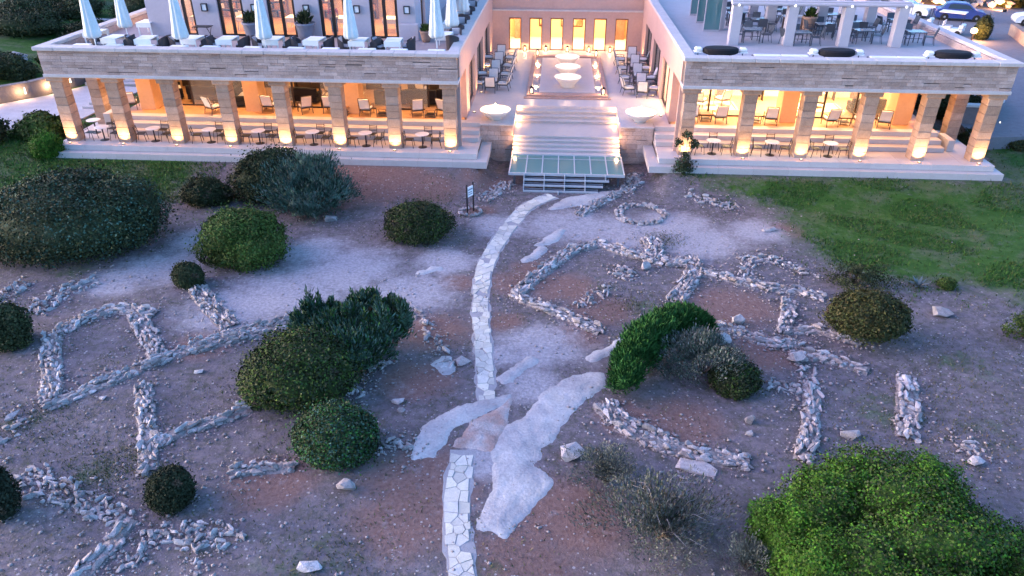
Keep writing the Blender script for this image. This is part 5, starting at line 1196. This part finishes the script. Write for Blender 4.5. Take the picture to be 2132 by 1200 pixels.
def glass_table():
    t = thing('glass_table', '', 'table', (0,0,0), 0, 'glass topped tables on the right roof terrace')
    part('tabletop', 'table_glass', t, (-.46,.46,-.40,.40,.72,.735)); part('frame', 'dark_steel', t, (-.46,.46,-.40,-.37,.68,.718), (-.46,.46,.37,.40,.68,.718), (-.46,-.43,-.37,.37,.68,.718), (.43,.46,-.37,.37,.68,.718), (-.46,.46,-.015,.015,.30,.33))
    for sx in (-1,1):
        for sy in (-1,1): part('leg', 'dark_steel', t, (sx*.43-.017,sx*.43+.017,sy*.37-.017,sy*.37+.017,0,.68))
    return t
MC, GT = Proto(mesh_chair()), Proto(glass_table())
for x, y, l in ((10.9,44.0,'left of the second pergola column'),(13.5,43.4,'right of the second pergola column'),(17.1,44.2,'left of the last pergola column'),(19.9,44.0,'right of the last pergola column'),(12.0,47.2,'behind the first pergola bay'),(17.0,49.2,'deep in the third pergola bay'),(14.3,50.8,'deep in the second pergola bay'),(11.2,51.0,'at the rear of the first pergola bay'),(15.5,45.9,'in the middle of the second pergola bay'),(20.3,47.6,'near the right parapet'),(11.0,49.0,'in the middle of the first pergola bay'),(17.6,46.6,'in the middle of the third pergola bay')):
    GT.put((x, y, ZR), R(rnd.uniform(-6,6)), f'glass topped table {l}')
    for a, dx, dy, nm in ((90,-.80,0,'left'),(-90,.82,0,'right'),(0,0,.78,'far side'),(180,.05,-.80,'near side')):
        if nm == 'near side' and y < 44.5: continue
        MC.put((x+dx, y+dy, ZR), R(a+rnd.uniform(-20,20)), f'metal chair, {nm}, at the glass table {l}')
def oval(x, y, lab):
    t = thing('oval_daybed', lab, 'daybed', (x, y, ZR), 0, 'black oval daybeds along the front parapet')
    b = MB(); b.lathe([(.80,.42),(.90,.48),(.90,.66),(.80,.73),(.02,.76)], 36); b.v = [(a, c*.55, z) for a, c, z in b.v]; b.build('mattress', 'black_fabric', t, smooth=False)
    b = MB(); b.lathe([(.6,0),(.6,.38)], 24); b.v = [(a, c*.55, z) for a, c, z in b.v]; b.build('base', 'dark_steel', t)
    for sx in (-1,1): part('pillow', 'white_cloth', t, (sx*1.12-.18,sx*1.12+.18,-.16,.22,.53,.72), c=.06)
    part('side_tray', 'white_cloth', t, (-1.34,-.93,-.2,.25,.48,.525), (.93,1.34,-.2,.25,.48,.525)); part('tray_leg', 'dark_steel', t, (-1.14,-1.1,0,.04,0,.48), (1.1,1.14,0,.04,0,.48))
oval(8.25, 38.95, 'black oval daybed on the parapet edge at the courtyard corner of the right roof'); oval(14.0, 38.9, 'black oval daybed in the middle of the right roof edge'); oval(19.65, 38.85, 'black oval daybed near the right end of the right roof edge')
for i, x in enumerate((11.2, 16.9)):
    t = thing('low_bench', f"long low slatted bench between the {('left and middle','middle and right')[i]} oval daybeds", 'bench', (x, 38.6, ZR), 0, 'low benches at the roof edge')
    part('frame', 'dark_steel', t, (-1.4,1.4,-.25,-.20,.36,.42), (-1.4,1.4,.20,.25,.36,.42), (-1.4,-1.35,-.2,.2,.36,.42), (1.35,1.4,-.2,.2,.36,.42)); part('pad', 'white_cloth', t, (-1.33,-.02,-.19,.19,.37,.47), (.02,1.33,-.19,.19,.37,.47), c=.02)
    for sx in (-1,1): part('leg', 'dark_steel', t, (sx*1.2-.02,sx*1.2+.02,-.22,.22,0,.36))
pot('terrace_jar', 'large brown jar on the floor under the pergola', (14.9,46.9,ZR), .42, .95, 'terracotta', 204, G_OLIVE)
t = thing('console_table', 'white topped console with wooden ends under the pergola', 'table', (14.2, 47.6, ZR)); part('tabletop', 'sign_white', t, (-.7,.7,-.25,.25,.80,.86)); part('end_panel', 'timber_warm', t, (-.62,-.5,-.22,.22,0,.80), (.5,.62,-.22,.22,0,.80))

# ---------------------------------------------------------------- a guest inside the fourth upper door
def person(lab, loc, rz, top, bottom):
    t = thing('person', lab, 'person', loc, rz)
    def skin(name, joints, edges, m, root=0):
        me = bpy.data.meshes.new(name); me.from_pydata([j[:3] for j in joints], edges, []); o = link(name, me, t); me.materials.append(MATS[m])
        md = o.modifiers.new('skin', 'SKIN'); md.use_smooth_shade = True
        for i, j in enumerate(joints): me.skin_vertices[0].data[i].radius = (j[3], j[4] if len(j) > 4 else j[3])
        me.skin_vertices[0].data[root].use_root = True
        o.modifiers.new('subdivision', 'SUBSURF').levels = 1; return o
    J = [(0,0,.95,.16,.12),(0,0,1.15,.14,.11),(0,0,1.38,.18,.11),(0,0,1.50,.06,.06),(0,-.01,1.60,.085,.10),(0,-.01,1.70,.07,.085),
         (-.20,0,1.40,.065),(-.26,.02,1.12,.05),(-.25,-.06,.88,.04),(-.25,-.07,.78,.035,.02),(.20,0,1.40,.065),(.27,.02,1.12,.05),(.24,-.10,.90,.04),(.22,-.14,.80,.035,.02),
         (-.10,0,.86,.10),(-.11,0,.48,.07),(-.12,.02,.08,.05),(-.12,-.12,.04,.04,.03),(.10,0,.86,.10),(.12,-.02,.48,.07),(.13,.02,.08,.05),(.14,-.12,.04,.04,.03)]
    E_ = [(0,1),(1,2),(2,3),(3,4),(4,5),(2,6),(6,7),(7,8),(8,9),(2,10),(10,11),(11,12),(12,13),(0,14),(14,15),(15,16),(16,17),(0,18),(18,19),(19,20),(20,21)]
    skin('body', J, E_, 'skin')
    skin('top', [(0,0,.96,.175,.135),(0,0,1.15,.155,.125),(0,0,1.38,.19,.125),(-.20,0,1.40,.078),(-.26,.02,1.12,.062),(.20,0,1.40,.078),(.27,.02,1.12,.062)], [(0,1),(1,2),(2,3),(3,4),(2,5),(5,6)], top)
    skin('trousers', [(0,0,.95,.17,.13),(-.10,0,.86,.112),(-.11,0,.48,.082),(-.12,.02,.12,.064),(.10,0,.86,.112),(.12,-.02,.48,.082),(.13,.02,.12,.064)], [(0,1),(1,2),(2,3),(0,4),(4,5),(5,6)], bottom)
    MB().lathe([(.02,1.79),(.07,1.77),(.095,1.70),(.10,1.62),(.085,1.57)], 14, c=(0,.015,0)).build('hair', 'hair', t, smooth=True)
    return t
person('standing guest in a red top and dark trousers inside the fourth upper door', (-13.1, 44.3, 4.622), R(20), 'shirt_red', 'trousers')
# ---------------------------------------------------------------- sign by the path
t = thing('information_sign', 'small white information panel on two dark posts in a ring of stones', 'sign', (-3.94, 32.38, terrain(-3.94, 32.38)), R(58))
for x in (-.24,.24): part('post', 'black_metal', t, (x-.028,x+.028,-.028,.028,-.1,1.5))
part('panel', 'sign_white', t, (-.21,.21,-.02,.02,.85,1.35)); part('text_block', 'print_grey', t, (-.18,.18,-.024,-.0205,1.18,1.24), (-.18,.12,-.024,-.0205,1.05,1.09), (-.18,.15,-.024,-.0205,.95,.99))
for k in range(13): a = 6.28*k/13; stone(t, .5*math.cos(a), .5*math.sin(a), -.04, random.uniform(.2,.32), random.uniform(.16,.24), random.uniform(.14,.24), a+1.57)
# ---------------------------------------------------------------- left yard
b = MB(); poly = [(-45,36.5),(-33.5,40.6),(-29.6,43.6),(-29.2,51.0),(-33.6,51.4),(-35.0,48.4),(-39,43.5)]
pv = MB().prism(poly, -.75, -.55).build('pavement', 'paving', None); struct(pv)
gw = thing('retaining_wall', 'low curved garden wall with glowing niches at the far left', 'wall')
pts = [(-45,39.0),(-39.4,43.7),(-35.6,48.0),(-34.4,51.0),(-34.2,53.0)]
for a, c in zip(pts, pts[1:]):
    d = Vector((c[0]-a[0], c[1]-a[1], 0)).normalized(); nn = Vector((-d.y, d.x, 0))*.35; A = Vector((*a,0)); Cc = Vector((*c,0))
    MB().prism([(A-nn*0)[:2], Cc[:2], (Cc+nn)[:2], (A+nn)[:2]], -.8, .40).build('segment', 'garden_wall', gw); MB().prism([(A-nn*.2)[:2], (Cc-nn*.2)[:2], (Cc+nn*1.2)[:2], (A+nn*1.2)[:2]], .402, .48).build('coping', 'garden_wall', gw)
for i, (x, y) in enumerate(((-36.9,46.2),(-35.75,47.55),(-34.9,49.3),(-34.45,50.6))):
    t = thing('wall_light', f'triangular glowing wall light on the left garden wall, {ORD[i]} from the left', 'lamp', (x+.10, y-.10, -.15), R(-50), 'wall lights on the garden wall')
    MB().add([(-.16,0,0),(.16,0,0),(0,0,.42),(-.16,-.1,0),(.16,-.1,0),(0,-.04,.42)], [(0,1,2),(3,5,4),(0,3,4,1),(1,4,5,2),(2,5,3,0)]).build('shade', 'niche_glow', t)
    lamp('wall_bulb', 'POINT', (.1, -.3, .1), 9, WARM2, t, .08)
gs = thing('garden_steps', 'four pale garden steps behind the left garden paving', 'stairs')
for k in range(4): part('step', 'paving', gs, (-34.0,-29.4,51.4+.45*k,53.6,-.6+.18*k,-.42+.18*k), c=.015)
rebase(gs, (-31.7, 52.3, -.6))
gs = thing('garden_steps', 'three dark steps on the paving behind the first columns of the left wing', 'stairs')
for k in range(3): part('step', 'paving', gs, (-30.8+.3*k,-28.6,45.6+.35*k,47.2,-.55+.16*k,-.40+.16*k), c=.015)
rebase(gs, (-29.7, 46.3, -.55))
# dark rubble wall beyond the steps
for i, (x, y, l) in enumerate(((-31,55.5,'rocky bank behind the garden steps seen past the first column'),)):
    t = thing('rock_bank', l, 'rocks', (x, y, terrain(x, y)))
    for k in range(30): stone(t, random.uniform(-2.6,2.6), random.uniform(-1,1), random.uniform(-.1,.7), random.uniform(.4,.9), random.uniform(.4,.7), random.uniform(.3,.6), random.uniform(0,3))
# ---------------------------------------------------------------- right yard
pv = MB().prism([(23.5,41.5),(24.5,47.5),(23.5,60),(26.0,84.0),(70,96),(75,76),(44,62),(34,50),(30,42.5)], -.64, .08).build('driveway', 'asphalt', None); struct(pv)
gw = thing('garden_wall', 'curving low stone wall beside the drive at the right end of the right wing', 'wall')
pts = [(23.2,44.2),(25.2,44.0),(26.6,45.2),(27.6,47.4),(28.2,50)]
for a, c in zip(pts, pts[1:]):
    d = Vector((c[0]-a[0], c[1]-a[1], 0)).normalized(); nn = Vector((-d.y, d.x, 0))*.4; A = Vector((*a,0)); Cc = Vector((*c,0))
    MB().prism([A[:2], Cc[:2], (Cc+nn)[:2], (A+nn)[:2]], -.8, 1.1).build('segment', 'garden_wall', gw); MB().prism([(A-nn*.15)[:2], (Cc-nn*.15)[:2], (Cc+nn*1.15)[:2], (A+nn*1.15)[:2]], 1.102, 1.22).build('coping', 'coping', gw)
for i, (x, y) in enumerate(((24.6,43.75),(26.35,44.5))):
    t = thing('wall_light', f"triangular glowing wall light low on the right garden wall, {('left','right')[i]} one", 'lamp', (x, y, -.25), R(-10+40*i), 'wall lights on the garden wall')
    MB().add([(-.16,0,0),(.16,0,0),(0,0,.42),(-.16,-.1,0),(.16,-.1,0),(0,-.04,.42)], [(0,1,2),(3,5,4),(0,3,4,1),(1,4,5,2),(2,5,3,0)]).build('shade', 'niche_glow', t)
    lamp('wall_bulb', 'POINT', (0, -.35, .1), 8, WARM2, t, .08)
for k, (x, y, r, h, l) in enumerate(((23.9,47.8,1.2,2.6,'dark shrub behind the last column of the right wing'),(25.6,47.6,1.1,1.8,'dark shrub inside the curve of the right garden wall'),(24.2,42.6,.9,.8,'low dark shrub beside the last uplit column of the right wing'),(26.5,42.4,1.2,.6,'low hedge below the right garden wall'))): shrub('mastic_shrub', l, (x, y, r, h, .9), G_DARK, 3000, .13, 300+k, amp=.12, group='shrubs by the drive')
rw = thing('roadside_wall', 'low stone wall along the drive at the right edge', 'wall')
for a, c in zip([(40.6,71.8),(39.2,66.5)], [(39.2,66.5),(39.8,60.5)]):
    d = Vector((c[0]-a[0], c[1]-a[1], 0)).normalized(); nn = Vector((-d.y, d.x, 0))*.5; A = Vector((*a,0)); Cc = Vector((*c,0))
    MB().prism([A[:2], Cc[:2], (Cc+nn)[:2], (A+nn)[:2]], 0, 1.0).build('segment', 'column_stone', rw)
def car(name, lab, loc, rz, paint, suv=True):
    t = thing(name, lab, 'car', loc, rz); Lh, W_, H = 2.25, .90, (1.66 if suv else 1.48)
    prof = [(-Lh,.45),(-Lh+.02,.85),(-Lh+.15,1.02),(-1.75,1.10),(-1.35,H-.10),(-.9,H),(.25,H-.02),(.62,H-.12),(1.15,1.08),(1.95,.92),(Lh-.05,.72),(Lh,.45),(Lh-.1,.28),(-Lh+.1,.28)]
    V = []; n = len(prof)
    for yy, s in ((-W_,0),(-W_+.06,1),(W_-.06,1),(W_,0)):
        for x, z in prof:
            inset = .20*max(0, (z-1.0)/(H-1.0)) if z > 1.0 else 0
            V.append((x, (abs(yy)-inset)*(1 if yy > 0 else -1), z if s or z < .5 else z-.03))
    F = [(k*n+i, k*n+(i+1)%n, (k+1)*n+(i+1)%n, (k+1)*n+i) for k in range(3) for i in range(n)]+[tuple(range(n))[::-1], tuple(range(3*n,4*n))]
    MB().add(V, F).build('body', paint, t)
    for s in (-1,1):
        q = [(-1.28,1.12),(-1.15,H-.17),(-.85,H-.10),(.2,H-.12),(.52,H-.20),(.95,1.12)]
        off = lambda z: (W_-.20*max(0,(z-1.0)/(H-1.0))+.006)*s
        b = MB(); b.add([(x, off(z), z) for x, z in q], [tuple(range(6))[::s*-1]]); b.build('side_window', 'car_glass', t)
        MB().add([(x, s*y+0., z) for x, y, z in ((2.16,.45,.62),(2.20,.80,.62),(2.05,.84,.80),(2.02,.5,.80))], [(0,1,2,3)]).build('headlight', 'cool_bulb' if False else 'sign_white', t)
        part('mirror', paint, t, (.62,.76,s*.98-.08,s*.98+.08,1.08,1.20), c=.02)
    MB().add([(1.14,-.62,1.10),(1.14,.62,1.10),(.66,.55,H-.13),(.66,-.55,H-.13)], [(0,1,2,3)]).build('windscreen', 'car_glass', t, loc=(.02,0,.015))
    MB().add([(-1.76,.62,1.12),(-1.76,-.62,1.12),(-1.38,-.55,H-.12),(-1.38,.55,H-.12)], [(0,1,2,3)]).build('rear_window', 'car_glass', t, loc=(-.02,0,.015))
    for x in (-1.38,1.38):
        for s in (-1,1):
            b = MB(); b.lathe([(.20,-.11),(.33,-.11),(.34,0),(.33,.11),(.20,.11)], 20); b.v = [(a, c2, b2) for a, b2, c2 in b.v]
            wh = b.build('wheel', 'tyre', t, (x, s*.80, .34)); b = MB(); b.lathe([(.02,-.10),(.20,-.09),(.20,.09),(.02,.10)], 12); b.v = [(a, c2*1.15, b2) for a, b2, c2 in b.v]; b.build('rim', 'rim', wh)
    return t
car('parked_car', 'dark blue sport utility car parked along the drive at the top right', (39.3, 78.6, .084), R(-18), 'car_blue')
car('parked_car', 'white car parked left of the blue car, partly behind the pergola', (34.9, 80.8, .084), R(-30), 'car_white', False)
car('parked_car', 'white car cut by the right edge of the picture', (45.6, 76.2, .084), R(165), 'car_white', False)
def cart(lab, loc, rz, sc=1.):
    t = thing('golf_cart', lab, 'golf cart', loc, rz)
    part('chassis', 'car_white', t, (-1.1,1.1,-.58,.58,.22,.55), c=.06); part('cowl', 'car_white', t, (.75,1.15,-.55,.55,.55,.95), c=.08)
    part('seat', 'cushion', t, (-.5,.1,-.52,.52,.55,.72), c=.04); part('backrest', 'cushion', t, (-.6,-.5,-.52,.52,.72,1.15), c=.03)
    for x in (-.95,.85):
        for y in (-.52,.52): part('post', 'black_metal', t, (x-.02,x+.02,y-.02,y+.02,.5,1.85))
    part('canopy', 'sign_white', t, (-1.1,1.0,-.66,.66,1.85,1.93), c=.03)
    for x in (-.75,.75):
        for s in (-1,1):
            b = MB(); b.lathe([(.10,-.09),(.22,-.09),(.22,.09),(.10,.09)], 16); b.v = [(a, c2, b2) for a, b2, c2 in b.v]; b.build('wheel', 'tyre', t, (x, s*.55, .22))
cart('small golf cart with white canopy parked beside the right roof edge', (35.2, 71.4, .084), R(-35))
cart('golf cart half hidden behind the right roof edge, left of the other cart', (33.7, 74.4, .084), R(-35))
t = thing('glowing_lamp', 'warm glowing post lamp beside the golf cart', 'lamp', (35.9, 68.6, .084)); part('post', 'black_metal', t, (-.06,.06,-.06,.06,0,.6)); MB().lathe([(.12,.6),(.26,.7),(.26,.95),(.12,1.05)], 14).build('globe', 'lamp_glow', t); lamp('lamp_bulb', 'POINT', (0,-.5,.9), 90, WARM, t, .2)
shrub('cypress', 'small dark conical bush beside the glowing post lamp', (37.0, 69.3, .75, 2.0, 1.), G_DARK, 2200, .13, 320, amp=.06, group='shrubs by the drive')
# rocky bank behind the parked cars with two warm floodlights
rr = random.Random(77)
for i, (x, y, l) in enumerate(((35,88,'rubble bank behind the white car at the top right'),(41,87.5,'warmly lit rubble bank behind the blue car'),(47,86,'warmly lit rubble bank at the top right corner'),(53,84,'dim rubble bank beyond the right edge car'))):
    t = thing('rock_bank', l, 'rocks', (x, y, 0), 0, 'rock bank behind the cars')
    for k in range(46): stone(t, rr.uniform(-3.2,3.2), rr.uniform(-1.2,2.6), rr.uniform(-.1,1.7), rr.uniform(.6,1.5), rr.uniform(.5,1.1), rr.uniform(.4,1.0), rr.uniform(0,3))
    shrub('bank_shrub', ['dry shrub on the bank behind the white car','dry shrub on the bank behind the blue car','dry shrub on the bank at the top right corner','dry shrub on the bank beyond the right edge car'][i], (x+1.6, y+1.0, 1.5, 2.6, .8), G_BROWN, 1800, .2, 330+i, amp=.2, group='dry shrubs on the bank')
for x, y, l in ((40.2,85.3,'floodlight on the ground lighting the rock bank behind the blue car'),(46.2,83.6,'floodlight on the ground lighting the rock bank near the right edge')):
    t = thing('floodlight', l, 'lamp', (x, y, .09)); part('housing', 'black_metal', t, (-.15,.15,-.1,.1,0,.25)); part('lens', 'lamp_glow', t, (-.12,.12,.101,.106,.05,.2)); lamp('flood_bulb', 'SPOT', (0,.2,.2), 420, WARM, t, .1, (0,3,1.2), R(120), .6)
for o in bpy.data.objects:
    if o.type == 'MESH' and not o.data.materials: print('NO MATERIAL', o.name)
print('objects', len(bpy.data.objects))
